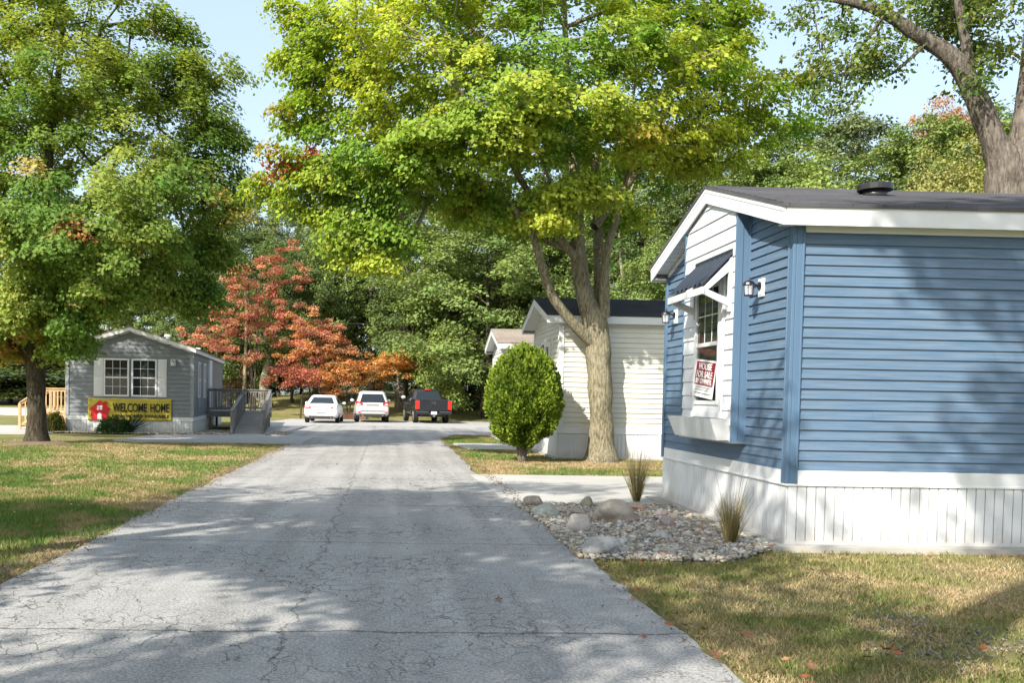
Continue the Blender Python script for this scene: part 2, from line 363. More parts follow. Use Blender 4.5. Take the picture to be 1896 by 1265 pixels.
def sheet(name, pts, z, mat, jag=0.0, seed=1, step=0.25, thick=0.07):
    """flat sheet from an outline; edges are subdivided and made ragged"""
    rng = random.Random(seed); out = []
    for i, p in enumerate(pts):
        q = pts[(i + 1) % len(pts)]; d = math.hypot(q[0] - p[0], q[1] - p[1]); n = max(1, int(d / step)) if jag else 1
        nxv, nyv = -(q[1] - p[1]) / d, (q[0] - p[0]) / d
        for k in range(n):
            t = k / n; x = p[0] + (q[0] - p[0]) * t; y = p[1] + (q[1] - p[1]) * t
            if jag and k: 
                a = jag * (mnoise.noise(Vector((x * 0.9, y * 0.9, seed))) + 0.6 * mnoise.noise(Vector((x * 3.1, y * 3.1, seed + 3)))); x += nxv * a; y += nyv * a
            out.append((x, y))
    bm = bmesh.new(); vs = [bm.verts.new((x, y, z)) for x, y in out]; f = bm.faces.new(vs)
    if f.normal.z < 0: f.normal_flip()
    if thick:
        r = bmesh.ops.extrude_face_region(bm, geom=[f]); vv = [e for e in r['geom'] if isinstance(e, bmesh.types.BMVert)]
        for v_ in vv: v_.co.z -= thick
        bmesh.ops.recalc_face_normals(bm, faces=bm.faces)
    bmesh.ops.triangulate(bm, faces=bm.faces)
    me = bpy.data.meshes.new(name); bm.to_mesh(me); bm.free()
    return tag(link(name, me, mat), kind='structure')
sheet('road', [(-2.9, -20), (1.92, -20), (1.92, 13.4), (1.75, 18.6), (1.85, 34.5), (2.6, 37.2), (4.2, 38.4), (26, 38.9), (26, 48), (-4, 48), (-4.9, 36), (-3.1, 31), (-3.0, 28.2)], 0.0, M['road'], 0.10, 3)
sheet('parking_lot', [(-6.6, 47.6), (26, 47.6), (26, 58.4), (5.6, 58.6), (-5.9, 58.2)], 0.004, M['lot'], 0.15, 5)
sheet('driveway', [(1.72, 13.45), (1.60, 18.55), (14, 18.75), (14, 14.6), (4.0, 14.6), (4.0, 13.45)], 0.008, M['concrete'], 0.02, 7)
sheet('parking_pad', [(2.3, 27.8), (2.1, 31.0), (14, 31.2), (14, 28.6), (4.1, 28.4), (4.1, 27.8)], 0.006, M['concrete'], 0.03, 8)
sheet('path', [(-8.4, 29.6), (-8.0, 33.6), (-6.2, 34.0), (-6.4, 47.8), (-3.6, 47.8), (-4.2, 35.5), (-2.6, 33.2), (-2.6, 28.9), (-7.2, 28.9)], 0.012, M['lot'], 0.05, 9)
sheet('side_pad', [(-26, 31.8), (-26, 40), (-11.9, 40), (-11.6, 32.8)], 0.006, M['concrete'], 0.05, 11)
sheet('cross_road', [(-70, 56), (-70, 84), (-15, 76), (-14, 56)], 0.01, M['concrete'], 0.2, 12)
sheet('bare_edge', [(-3.4, 3), (-2.85, 3), (-2.86, 28), (-3.2, 28)], -0.012, M['dirt'], 0.12, 13, thick=.03)
sheet('mulch_bed', [(-5.0, 59.5), (-1.4, 59.5), (-1.6, 62.0), (-4.8, 62.2)], 0.32, M['pine_straw'], 0.3, 14, thick=.4)

# ------------------------------------------------------------------ siding, houses
_lr = random.Random(77)
def laps(mb, A, B, out, z0, ztop, lap, depth=0.014, gable=None):
    """clapboard rows on the wall A->B (2D points), outward normal out. gable(s)->z top limit handled by trapezoids"""
    A = Vector((*A, 0)); B = Vector((*B, 0)); d = B - A; Ln = d.length; d.normalize(); o = Vector((*out, 0))
    z = z0
    while z < ztop - 1e-4:
        z1 = min(z + lap, ztop)
        if gable:
            s0a, s1a = gable(z); s0b, s1b = gable(z1)
            if s1a - s0a < 0.02: break
        else: s0a = s0b = 0; s1a = s1b = Ln
        if not gable and Ln > 3:                                    # overlapping panels: short steps along the row
            cuts = [0.0]; q = _lr.uniform(.8, 3.6)
            while q < Ln - .4: cuts.append(q); q += _lr.uniform(1.8, 3.7)
            cuts.append(Ln)
            for i in range(len(cuts) - 1):
                dp = depth + (.0025 if i % 2 else 0) + _lr.uniform(-.001, .001); a_, b_ = cuts[i], cuts[i + 1]
                P = [A + d * a_ + o * dp, A + d * b_ + o * dp, A + d * b_ + o * (dp - depth + .002), A + d * a_ + o * (dp - depth + .002), A + d * a_, A + d * b_]; zz = [z, z, z1, z1, z, z]
                mb.add([(p.x, p.y, q_) for p, q_ in zip(P, zz)], [(0, 1, 2, 3), (4, 5, 1, 0)])
            z = z1; continue
        P = [A + d * s0a + o * depth, A + d * s1a + o * depth, A + d * s1b + o * 0.002, A + d * s0b + o * 0.002, A + d * s0a, A + d * s1a]
        zz = [z, z, z1, z1, z, z]
        mb.add([(p.x, p.y, q) for p, q in zip(P, zz)], [(0, 1, 2, 3), (4, 5, 1, 0)])
        # curled nose of the lap
        z = z1
    return mb
def house(name, loc, rz, L, D, sk, wt, er, ridge, ox, oy, lap, mats, fh=0.17, slab=0.0, label='', post=0.09, group=None, band=0.15, sb=0.03, skw=0.1):
    """gable end at x=0 facing -x, long wall y=0 facing -y. sk skirt top, wt wall top, er eave top z, ridge z"""
    siding, trim, roof = mats; h = empty(name, loc, rz, label=label, cat='house', group=group)
    sl = (ridge - er) / (D / 2 + oy)
    zr = lambda y: ridge - abs(y - D / 2) * sl                     # top surface of the roof
    if slab: MB().box(-slab, L + slab, -slab, D + slab, -0.06, sb).build('foundation_slab', M['slab'], h)
    # skirting of vertical ribbed panels
    mb = MB()
    mb.box(0.006, L - 0.006, 0.006, D - 0.006, sb, sk - band)
    def ribs(n, f):
        for i in range(n): f(i)
    ny = int(D / skw); nxr = int(L / skw); wy = D / ny; wx = L / nxr
    for i in range(ny):
        mb.box(-0.010, 0.004, i * wy + 0.006, (i + 1) * wy - 0.006, sb + 0.03, sk - band); mb.box(L - 0.004, L + 0.013, i * wy + 0.006, (i + 1) * wy - 0.006, sb + 0.03, sk - band)
    for i in range(nxr):
        mb.box(i * wx + 0.006, (i + 1) * wx - 0.006, -0.010, 0.004, sb + 0.03, sk - band); mb.box(i * wx + 0.006, (i + 1) * wx - 0.006, D - 0.004, D + 0.013, sb + 0.03, sk - band)
    mb.box(-0.02, L + 0.02, -0.02, D + 0.02, sb, sb + 0.035)
    mb.build('skirting', M['skirt'], h)
    MB().box(-0.022, L + 0.022, -0.022, D + 0.022, sk - band, sk).box(-0.03, L + 0.03, -0.03, D + 0.03, sk - band - 0.012, sk - band + 0.012).build('skirting_trim', M['white'], h, bevel=0.004)
    # wall
    core = MB().box(0, L, 0, D, sk, wt); dp0 = 0.021 if siding is M['blue'] else 0.024
    core.prism([(0, 0, wt), (0, D, wt), (0, D, zr(D) - 0.10), (0, D / 2, ridge - 0.10), (0, 0, zr(0) - 0.10)], (L, 0, 0))
    laps(core, (0, D), (0, 0), (-1, 0), sk, wt, lap, dp0); laps(core, (L, 0), (L, D), (1, 0), sk, wt, lap, dp0)
    laps(core, (0, 0), (L, 0), (0, -1), sk, wt - 0.02, lap, dp0); laps(core, (L, D), (0, D), (0, 1), sk, wt - 0.02, lap, dp0)
    gt = ridge - 0.12
    def gab(z):
        u = max(0, (z + 0.12 - zr(0))) / sl; return (min(u, D / 2), max(D - u, D / 2))
    laps(core, (0, D), (0, 0), (-1, 0), wt, gt, lap, dp0, gable=gab); laps(core, (L, 0), (L, D), (1, 0), wt, gt, lap, dp0, gable=gab)
    core.build('wall', siding, h)
    # corner posts
    pm = M['bluetrim'] if siding is M['blue'] else (M['white'] if siding is not M['grey'] else M['greytrim'])
    for cx, cy, sx, sy in ((0, 0, -1, -1), (0, D, -1, 1), (L, 0, 1, -1), (L, D, 1, 1)):
        p = MB(); t = 0.032; zt = min(wt, zr(0) - 0.17); zb = sk - (0.14 if siding is M['blue'] else 0.0)
        p.box(*sorted((cx + sx * t, cx - sx * 0.004)), *sorted((cy + sy * t, cy - sy * post)), zb, zt)
        p.box(*sorted((cx - sx * 0.0045, cx - sx * post)), *sorted((cy + sy * t, cy - sy * 0.004)), zb, zt - 0.001)
        p.box(*sorted((cx + sx * (t + .008), cx + sx * 0.0)), *sorted((cy - sy * (post - 0.02), cy - sy * (post + .003))), zb, zt - .002)
        p.box(*sorted((cx - sx * (post - 0.02), cx - sx * (post + .003))), *sorted((cy + sy * (t + .008), cy)), zb, zt - .003)
        p.build('corner_post', pm, h, bevel=0.006)
    # roof slabs, fascia, rake boards, soffits
    th = 0.035
    r_ = MB()
    for s in (0, 1):
        ye = -oy - 0.02 if s == 0 else D + oy + 0.02; ym = D / 2; ze = zr(ye)
        r_.prism([(-ox - 0.02, ye, ze), (-ox - 0.02, ym, ridge), (-ox - 0.02, ym, ridge - th), (-ox - 0.02, ye, ze - th)], (L + 2 * ox + 0.04, 0, 0))
        n = 14                                                     # raised shingle courses
        for i in range(n):
            a = i / n; ya = ye + (ym - ye) * a; yb = ye + (ym - ye) * (a + 1.0 / n)
            r_.add([(-ox - 0.02, ya, zr(ya) + 0.008), (L + ox + 0.02, ya, zr(ya) + 0.008), (L + ox + 0.02, yb, zr(yb) + 0.001), (-ox - 0.02, yb, zr(yb) + 0.001), (-ox - 0.02, ya, zr(ya)), (L + ox + 0.02, ya, zr(ya))], [(0, 1, 2, 3), (4, 5, 1, 0)])
    r_.build('roof', roof, h)
    for s in (0, 1):
        y0, y1 = ((-oy, -oy + 0.02) if s == 0 else (D + oy - 0.02, D + oy)); ze = er - th
        MB().box(-ox + .026, L + ox - .026, y0, y1, ze - fh, ze).build('fascia', trim, h)
    for xe in (-ox, L + ox - 0.02):
        rk = MB(); x_ = xe + (0.003 if xe > 0 else -0.003)
        def chev(xa, xb, dt, db):
            pts = [(xa, -oy, er - th - dt), (xa, D / 2, ridge - th - dt), (xa, D + oy, er - th - dt), (xa, D + oy, er - th - db), (xa, D / 2, ridge - th - db), (xa, -oy, er - th - db)]
            q = [(xb, y, z) for _, y, z in pts]; rk.add(pts + q, [(0, 1, 4, 5), (1, 2, 3, 4), (6, 7, 10, 11), (7, 8, 9, 10), (0, 1, 7, 6), (1, 2, 8, 7), (2, 3, 9, 8), (3, 4, 10, 9), (4, 5, 11, 10), (5, 0, 6, 11)])
        chev(x_, x_ + .02, .001, fh); rk.build('rake_board', trim, h)
        rk = MB(); chev(x_ - .006, x_ - .0005, 0.0, .05) if xe < 0 else chev(x_ + .0205, x_ + .026, 0.0, .05); rk.build('rake_drip_edge', trim, h)
    zs = er - th - fh + 0.02
    for y0, y1 in ((-oy + 0.02, 0), (D, D + oy - 0.02)): MB().box(-ox + 0.028, L + ox - 0.028, y0, y1, zs, zs + 0.01).build('soffit', M['white'], h)
    for x0, x1 in ((-ox + 0.02, -0.001), (L + 0.001, L + ox - 0.02)):
        so = MB()
        zz = zr(0.0) - th - fh + 0.04; zm = ridge - th - fh + 0.04
        so.prism([(x0, 0, zz), (x0, D / 2, zm), (x0, D, zz), (x0, D, zz + .01), (x0, D / 2, zm + 0.01), (x0, 0, zz + 0.01)], (x1 - x0, 0, 0))
        n = 16
        for i in range(2 * n + 1):
            t = i / n; yy = D / 2 * t; z_ = zz + (zm - zz) * (t if t < 1 else 2 - t); so.box(x0, x1, yy - 0.004, yy + 0.004, z_ - 0.006, z_ + 0.002)
        so.build('rake_soffit', M['white'], h)
    for y0, y1 in ((-0.018, 0.0), (D, D + 0.018)): MB().box(0.1, L - 0.1, y0, y1, wt - 0.07, wt).build('frieze', trim, h)
    for xa, xb in ((-0.02, 0.0), (L, L + 0.02)):
        a = zr(0.05) - th - fh + 0.02; b = ridge - th - fh + 0.02
        MB().prism([(xa, .05, a), (xa, D / 2, b), (xa, D - .05, a), (xa, D - .05, a - .07), (xa, D / 2, b - 0.07), (xa, .05, a - 0.07)], (xb - xa, 0, 0)).build('gable_frieze', trim, h)
    h['_zr0'] = 0.0; del h['_zr0']
    return h, zr

def window(h, face, s0, s1, z0, z1, off=0.0, cols=3, rows=2, casing=0.0, mull=True, blinds=0.5, frame=0.045, lower_grid=False):
    """double hung window in wall. face: 'x' wall facing -x (s is y) or 'y' wall facing -y (s is x)"""
    def B(mb, a0, a1, b0, b1, d0, d1):     # along, z, depth outward
        if face == 'x': mb.box(off - d1, off - d0, a0, a1, b0, b1)
        else: mb.box(a0, a1, off - d1, off - d0, b0, b1)
    w = empty('window'); w.parent = h
    fr = MB(); zm = (z0 + z1) / 2
    for a in ((s0, s0 + frame), (s1 - frame, s1)): B(fr, *a, z0, z1, 0.0, 0.045)
    for b in ((z0, z0 + frame), (z1 - frame, z1)): B(fr, s0 + frame, s1 - frame, *b, 0.0, 0.043)
    B(fr, s0 + frame, s1 - frame, zm - 0.025, zm + 0.025, 0.0, 0.040)
    fo = fr.build('window_frame', M['white'], w, bevel=0.003)
    if casing:
        cs = MB()
        for a in ((s0 - casing, s0), (s1, s1 + casing)): B(cs, *a, z0 - casing, z1 + casing, 0.0, 0.028)
        B(cs, s0, s1, z1, z1 + casing, 0.0, 0.027); B(cs, s0, s1, z0 - casing, z0, 0.0, 0.027)
        cs.build('casing', M['white'], w, bevel=0.003)
    g = MB(); B(g, s0 + frame * .9, s1 - frame * .9, z0 + frame * .9, z1 - frame * .9, 0.016, 0.020)
    g.build('pane', M['glass'], w)
    if mull:
        mm = MB(); a0, a1 = s0 + frame, s1 - frame
        for (b0, b1) in ((zm + 0.025, z1 - frame),) + (((z0 + frame, zm - 0.025),) if lower_grid else ()):
            for i in range(1, cols):
                a = a0 + (a1 - a0) * i / cols; B(mm, a - 0.007, a + 0.007, b0, b1, 0.019, 0.024)
            for i in range(1, rows):
                b = b0 + (b1 - b0) * i / rows; B(mm, a0, a1, b - 0.007, b + 0.007, 0.019, 0.0235)
        mm.build('muntins', M['white'], w)
    return w

def wall_lamp(h, face, s, z, off=0.0, sc=1.0, mat=None):
    mat = mat or M['lampmetal']
    l = empty('wall_lamp'); l.parent = h
    l.location = (off, s, z) if face == 'x' else (s, off, z); l.rotation_euler = (0, 0, 0 if face == 'x' else R(90)); l.scale = (sc,) * 3
    MB().box(-0.03, 0, -0.075, 0.075, -0.11, 0.11).box(-0.036, -0.03, -0.055, 0.055, -0.09, 0.09).build('mounting_block', M['white'], l, bevel=0.006)
    m = MB(); m.tube([(-0.036, 0, 0.02), (-0.05, 0, 0.02)], 0.05, 14); m.tube([(-0.05, 0, 0.02), (-0.09, 0, 0.035), (-0.14, 0, 0.05), (-0.17, 0, 0.055)], 0.012, 8)
    m.tube([(-0.17, 0, 0.03), (-0.17, 0, 0.055), (-0.17, 0, 0.075), (-0.17, 0, 0.085), (-0.17, 0, 0.125)], [0.078, 0.07, 0.045, 0.014, 0.006], 12)
    m.build('bracket', mat, l, smooth=False)
    c = MB(); c.tube([(-0.17, 0, -0.105), (-0.17, 0, -0.092)], [0.052, 0.056], 12)
    for i in range(6):
        a = i * math.pi / 3; c.tube([(-0.17 + 0.064 * math.cos(a), 0.064 * math.sin(a), 0.03), (-0.17 + 0.052 * math.cos(a), 0.052 * math.sin(a), -0.10)], 0.005, 5)
    c.build('cage', mat, l)
    MB().tube([(-0.17, 0, 0.03), (-0.17, 0, -0.09)], [0.060, 0.048], 12).build('lamp_glass', M['clear'], l)
    MB().tube([(-0.17, 0, -0.09), (-0.17, 0, -0.01)], [0.02, 0.018], 8).build('bulb', M['whiteplastic'], l)
    return l

# ---- the blue mobile home
BX, BY = 4.16, 9.84
blue, bzr = house('mobile_home', (BX, BY, 0), 0, 14.0, 4.52, 0.80, 3.33, 3.52, 4.22, 0.21, 0.2, 0.1065, (M['blue'], M['white'], M['roof']), fh=0.185, slab=0.22,
                  label='blue sided mobile home with white skirting and awninged bay window beside the road', post=0.085)
# bay: box-out with white wide laps, blue corner boards
bx = -0.16; by0, by1, bz0 = 1.22, 3.12, 1.04
def bay_top(y): return bzr(y) - 0.215
mb = MB()
mb.prism([(bx, by0, bz0), (bx, by1, bz0), (bx, by1, bay_top(by1)), (bx, 2.26, bay_top(2.26)), (bx, by0, bay_top(by0))], (0.155, 0, 0))
A0, A1 = by0 + 0.0, by1
def baygab(z):
    lim = lambda y: bay_top(y)
    sl = (4.22 - 3.52) / (2.46); u = max(0, z - bay_top(by0)) / sl
    return (min(u, 0.95), max(1.90 - u, 0.95))
laps(mb, (bx, by1), (bx, by0), (-1, 0), bz0, bay_top(2.26), 0.18, 0.018, gable=baygab)
mb.build('bay_wall', M['shake'], blue)
mb = MB()
mb.box(bx - 0.024, bx + 0.06, by0 - 0.024, by0 + 0.004, bz0 - 0.01, bay_top(by0) - 0.01).box(bx + 0.06, -0.012, by0 - 0.014, by0 - 0.001, bz0 - 0.01, bay_top(by0) - 0.01)
mb.box(-0.03, 0.0, by0 - 0.04, by0 - 0.001, bz0 - 0.01, bay_top(by0) - 0.01)
mb.build('bay_corner_board', M['bluetrim'], blue, bevel=0.004)
mb = MB().box(bx - 0.024, bx + 0.06, by1 - 0.004, by1 + 0.024, bz0 - 0.01, bay_top(by1) - 0.01).box(bx + 0.06, -0.012, by1 + 0.001, by1 + 0.014, bz0 - 0.01, bay_top(by1) - 0.01)
mb.build('bay_corner_board', M['bluetrim'], blue, bevel=0.004)
MB().box(bx - 0.03, 0.0, by0 - 0.05, by1 + 0.04, bz0 - 0.025, bz0 - 0.006).build('bay_bottom_flashing', M['galv'], blue)
bw = window(blue, 'x', 1.61, 2.51, 1.46, 2.96, off=bx - 0.012, cols=3, rows=2, casing=0.085, frame=0.05)
MB().box(bx - 0.05, bx - 0.012, 1.50, 2.62, 1.30, 1.375).build('window_sill', M['white'], blue, bevel=0.004)
# blind behind the lower sash reads through the panes as pale slats
# awning
aw = empty('awning'); aw.parent = blue
ay0, ay1 = 1.33, 2.66; ax0, ax1 = bx - 0.02, bx - 0.36; az0, az1 = 3.23, 2.87
mt = MB(); n = 8
prof = []
for i in range(n * 4 + 1):
    t = i / (n * 4); k_ = i % 4; prof.append((ay0 - .02 + (ay1 - ay0 + .04) * t, 0.034 if k_ in (1, 2) else 0.0))
vs = []
for y, dz in prof: vs += [(ax0, y, az0 + dz), (ax1 - 0.02, y, az1 + dz - 0.015)]
mt.add(vs, [(2 * i, 2 * i + 1, 2 * i + 3, 2 * i + 2) for i in range(len(prof) - 1)])
mt.box(ax0 - 0.01, ax0 + 0.03, ay0, ay1, az0 + 0.0, az0 + 0.06)
mt.build('awning_roof', M['metalroof'], aw)
MB().box(ax1 - 0.015, ax1 + 0.012, ay0 - 0.02, ay1 + 0.02, az1 - 0.115, az1 - 0.03).build('awning_fascia', M['white'], aw, bevel=0.003)
for y in (ay0, ay1 - 0.045):
    fr = MB(); X0, X1, zb_ = ax0 + .01, ax1 + .012, az1 - .11
    fr.prism([(X0, y, az0 - .035), (X1, y, az1 - .035), (X1, y, zb_), (X0, y, az0 - .17)], (0, .045, 0))
    fr.prism([(X1, y + .003, zb_ + .07), (X1, y + .003, zb_ - .0), (X0, y + .003, az1 - .27), (X0, y + .003, az1 - .17)], (0, .039, 0))
    fr.box(ax0 - 0.03, ax0 + 0.014, y - .003, y + 0.048, az1 - 0.31, az0 - 0.04)
    fr.build('awning_bracket', M['white'], aw, bevel=0.003)
# flower box
fb = MB(); y0, y1 = 1.27, 2.98
def fbx(xt, xb, ya, yb, za, zb):
    fb.add([(bx - 0.012, ya, zb), (bx - 0.012, yb, zb), (xt, yb, zb), (xt, ya, zb), (bx - 0.012, ya + .03, za), (bx - 0.012, yb - .03, za), (xb, yb - .03, za), (xb, ya + .03, za)],
           [(4, 5, 6, 7), (0, 3, 7, 4), (3, 2, 6, 7), (2, 1, 5, 6)])
fbx(bx - 0.25, bx - 0.15, y0, y1, 1.045, 1.30); fbx(bx - 0.238, bx - 0.14, y0 + 0.012, y1 - 0.012, 1.055, 1.30)
fb.build('flower_box', M['white'], blue)
wall_lamp(blue, 'x', 0.80, 2.78, off=-0.014, sc=.92); wall_lamp(blue, 'x', 4.0, 2.72, off=-0.014, sc=.92)
rv = empty('roof_vent'); rv.parent = blue; zv = bzr(1.2)
rv.location = (1.42, 1.2, zv)
MB().tube([(0, 0, -0.06), (0, 0, 0.06)], 0.14, 20).build('vent_collar', M['black'], rv, True)
MB().tube([(0, 0, 0.052), (0, 0, 0.055), (0, 0, 0.115), (0, 0, 0.122)], [0.18, 0.195, 0.195, 0.185], 28).build('vent_cap', M['black'], rv)
# sign leaning in the window
sg = empty('for_sale_sign', (BX + bx - 0.075, BY + 2.12, 1.55), R(-90), label='red HOUSE FOR SALE BY OWNER sign tilted against the blue home window', cat='sign')
# local: x along -Y world (to the viewer's right), y towards the wall, z up ; leaned and rolled
sg.rotation_euler = (R(-5), R(4.5), R(-90))
sw, sh = 0.76, 0.47
MB().box(-sw / 2, sw / 2, 0, 0.006, 0, sh).build('sign_board', M['whiteplastic'], sg)
MB().box(-sw / 2 + 0.03, sw / 2 - 0.03, -0.003, 0.001, 0.15, sh - 0.025).build('red_panel', M['darkred'], sg)
RX = Matrix.Rotation(R(90), 4, 'X')
for i, (tx, wd_, z_) in enumerate((('HOUSE', 0.48, 0.345), ('FOR SALE', 0.60, 0.245), ('BY OWNER', 0.60, 0.165))):
    fit_text(tx, wd_, 0.085 if i < 2 else 0.07, M['whiteplastic'], sg, Matrix.Translation((-wd_ / 2 - (0.0), -0.003, z_)) @ RX)
ml = MB(); ml.box(-0.33, 0.33, -0.003, 0.0, 0.045, 0.052).box(-0.3, 0.24, -0.003, 0.0, 0.09, 0.094).box(-0.3, 0.28, -0.003, 0.0, 0.12, 0.124); ml.build('ruled_lines', M['ink'], sg)

# ---- cream home in the middle
cream, czr = house('mobile_home', (4.24, 23.87, 0), 0, 13.0, 4.15, 0.80, 3.40, 3.60, 4.22, 0.36, 0.2, 0.125, (M['cream'], M['white'], M['roof2']), fh=0.19,
                   label='cream mobile home with black shingle roof behind the pale barked maple', slab=0.1)
window(cream, 'x', 1.35, 2.0, 1.55, 3.0, casing=0.04, off=-0.014, frame=0.035); window(cream, 'x', 2.08, 2.73, 1.55, 3.0, casing=0.04, off=-0.014, frame=0.035)
wall_lamp(cream, 'x', 0.95, 2.95, off=-0.014, mat=M['whiteplastic'])
# ---- small one further back
small, szr = house('mobile_home', (4.0, 32.9, 0), 0, 8.0, 4.0, 0.75, 3.20, 3.40, 4.0, 0.32, 0.2, 0.14, (M['cream2'], M['white'], M['rooftan']), fh=0.19,
                   label='pale cream home with taupe shingle roof farthest back on the right', slab=0.1)
window(small, 'x', 1.5, 2.4, 1.5, 2.7, casing=0.04, off=-0.014)
# ---- grey home on the left
grey, gzr = house('mobile_home', (-7.1, 35.13, 0), R(95), 12.2, 4.42, 0.58, 3.02, 3.08, 3.82, 0.22, 0.12, 0.153, (M['grey'], M['white'], M['rooftan']), fh=0.13, band=0.13,
                  label='grey sided mobile home with white shutters, yellow banner and wooden ramp', slab=0.1)
for a, b in ((1.27, 2.16), (2.24, 3.13)): window(grey, 'x', a, b, 1.3, 2.66, off=-0.014, lower_grid=True, frame=0.06)
def shutter(a, b, z0, z1, nm='shutter'):
    m = MB().box(-0.035, -0.012, a, b, z0, z1)
    for q0, q1 in ((z0 + 0.05, (z0 + z1) / 2 - 0.03), ((z0 + z1) / 2 + 0.03, z1 - 0.05)):
        n = 14
        for i in range(n): zz = q0 + (q1 - q0) * i / n; m.add([(-0.048, a + 0.04, zz), (-0.048, b - 0.04, zz), (-0.036, b - 0.04, zz + (q1 - q0) / n), (-0.036, a + 0.04, zz + (q1 - q0) / n)], [(0, 1, 2, 3)])
    m.build(nm, M['white'], grey)
shutter(0.93, 1.25, 1.3, 2.66); shutter(3.15, 3.47, 1.3, 2.66)
wall_lamp(grey, 'x', 0.70, 2.55, off=-0.014, sc=1.1, mat=M['galv']); wall_lamp(grey, 'x', 3.70, 2.55, off=-0.014, sc=1.1, mat=M['galv'])
window(grey, 'y', 1.55, 2.1, 1.3, 2.62, off=-0.014, mull=False, casing=0.03); window(grey, 'y', 3.55, 4.1, 1.3, 2.62, off=-0.014, mull=False, casing=0.03)
dr = empty('door'); dr.parent = grey
MB().box(5.6, 6.5, -0.06, 0, 0.78, 2.78).build('door_panel', M['white'], dr, bevel=0.004)
MB().box(5.5, 5.6, -0.075, 0, 0.75, 2.86).box(6.5, 6.6, -0.075, 0, 0.75, 2.86).box(5.6, 6.5, -0.075, 0, 2.78, 2.86).build('door_frame', M['white'], dr)
MB().ell((5.7, -0.09, 1.75), (0.03, 0.03, 0.03)).build('door_knob', M['galv'], dr, True)
for (x_, y_, mt_, hh) in ((2.5, 1.5, M['black'], 0.12), (2.9, 1.3, M['whiteplastic'], 0.2), (6.5, 1.0, M['black'], 0.12), (10, 0.9, M['whiteplastic'], 0.15)):
    z_ = gzr(y_); MB().tube([(x_, y_, z_ - 0.05), (x_, y_, z_ + hh * 0.5), (x_, y_, z_ + hh * 0.55), (x_, y_, z_ + hh)], [0.07, 0.07, 0.13, 0.12], 14).build('roof_vent', mt_, grey)
MB().box(1.2, 1.4, -0.12, -0.014, 0.9, 1.3).build('meter_box', M['greytrim'], grey, bevel=0.01)

# banner on the grey home (its own thing, hangs on the wall); built in the grey home's axes
bn = empty('banner', (grey.matrix_basis @ Vector((-0.05, 3.66, 0.44)))[:], R(5), label='yellow WELCOME HOME banner with a red house hung below the windows of the grey home', cat='banner')
bwid, bhgt = 2.92, 0.80
Nx, Nz = 60, 14; vs = []; fs = []
for j in range(Nz + 1):
    for i in range(Nx + 1):
        x = bwid * i / Nx; z = bhgt * j / Nz
        d_ = -0.018 + 0.016 * math.sin(x * 6 + z * 4) * math.sin(z / bhgt * math.pi) + 0.012 * abs(math.sin(x * math.pi * 2 / 0.97)) * (z / bhgt) ** 3
        vs.append((x, -abs(d_), z - 0.02 * abs(math.sin(x * math.pi / 0.97)) * (z / bhgt)))
for j in range(Nz):
    for i in range(Nx): a = j * (Nx + 1) + i; fs.append((a, a + 1, a + Nx + 2, a + Nx + 1))
bo = MB().add(vs, fs).build('banner_sheet', M['banner'], bn, True)
md = bo.modifiers.new('Solidify', 'SOLIDIFY'); md.thickness = 0.004
yf = -0.046
hs = MB(); hp = [(0.13, 0.0), (0.10, 0.34), (0.05, 0.36), (0.08, 0.40), (0.42, 0.70), (0.56, 0.60), (0.56, 0.66), (0.66, 0.66), (0.65, 0.53), (0.78, 0.40), (0.74, 0.36), (0.73, 0.34), (0.68, 0.0)]
hs.prism([(x, yf, z + 0.015) for x, z in hp], (0, 0.004, 0)); hs.build('red_house_print', M['red'], bn)
wn = MB()
for i in (0, 1):
    for j in (0, 1): wn.box(0.32 + 0.1 * i, 0.40 + 0.1 * i, yf - 0.004, yf, 0.37 + 0.085 * j, 0.44 + 0.085 * j)
arc = [(0.34, 0.02), (0.34, 0.19)] + [(0.41 - 0.07 * math.cos(t), 0.19 + 0.07 * math.sin(t)) for t in (0.5, 1.0, 1.57, 2.14, 2.64)] + [(0.48, 0.19), (0.48, 0.02)]
wn.prism([(x, yf - 0.004, z) for x, z in arc], (0, 0.004, 0)); wn.build('white_window_print', M['whiteplastic'], bn)
T = lambda x, z: Matrix.Translation((x, yf, z)) @ RX
fit_text('WELCOME', 1.20, 0.31, M['ink'], bn, T(0.86, 0.31)); fit_text('HOME', 0.66, 0.31, M['ink'], bn, T(2.18, 0.31))
fit_text('NEW HOMES AVAILABLE', 1.98, 0.11, M['ink'], bn, T(0.86, 0.11))

# ------------------------------------------------------------------ decks
def rail(own, mat, a, b, za, zb, hgt_=0.95, pw=0.09, gap=0.11, posts=2, first=True):
    a = Vector((*a, 0)); b = Vector((*b, 0)); L_ = (b - a).length; rl = empty('railing'); rl.parent = own
    for i in range(0 if first else 1, posts):
        t = i / (posts - 1); p = a.lerp(b, t); z = za + (zb - za) * t
        MB().box(p.x - pw / 2, p.x + pw / 2, p.y - pw / 2, p.y + pw / 2, 0 if z < .35 else z - 0.3, z + hgt_ - 0.02).build('post', mat, rl, bevel=.004)
    MB().bar((a.x, a.y, za + hgt_), (b.x, b.y, zb + hgt_), 0.13, 0.036).build('handrail', mat, rl)
    MB().bar((a.x, a.y, za + hgt_ - 0.07), (b.x, b.y, zb + hgt_ - 0.07), 0.036, 0.085).build('top_rail', mat, rl); MB().bar((a.x, a.y, za + 0.10), (b.x, b.y, zb + 0.10), 0.036, 0.085).build('bottom_rail', mat, rl)
    n = int(L_ / gap)
    for i in range(1, n):
        t = i / n; p = a.lerp(b, t); z = za + (zb - za) * t; MB().box(p.x - 0.0185, p.x + 0.0185, p.y - 0.0185, p.y + 0.0185, z + 0.04, z + hgt_ - 0.03).build('baluster', mat, rl)
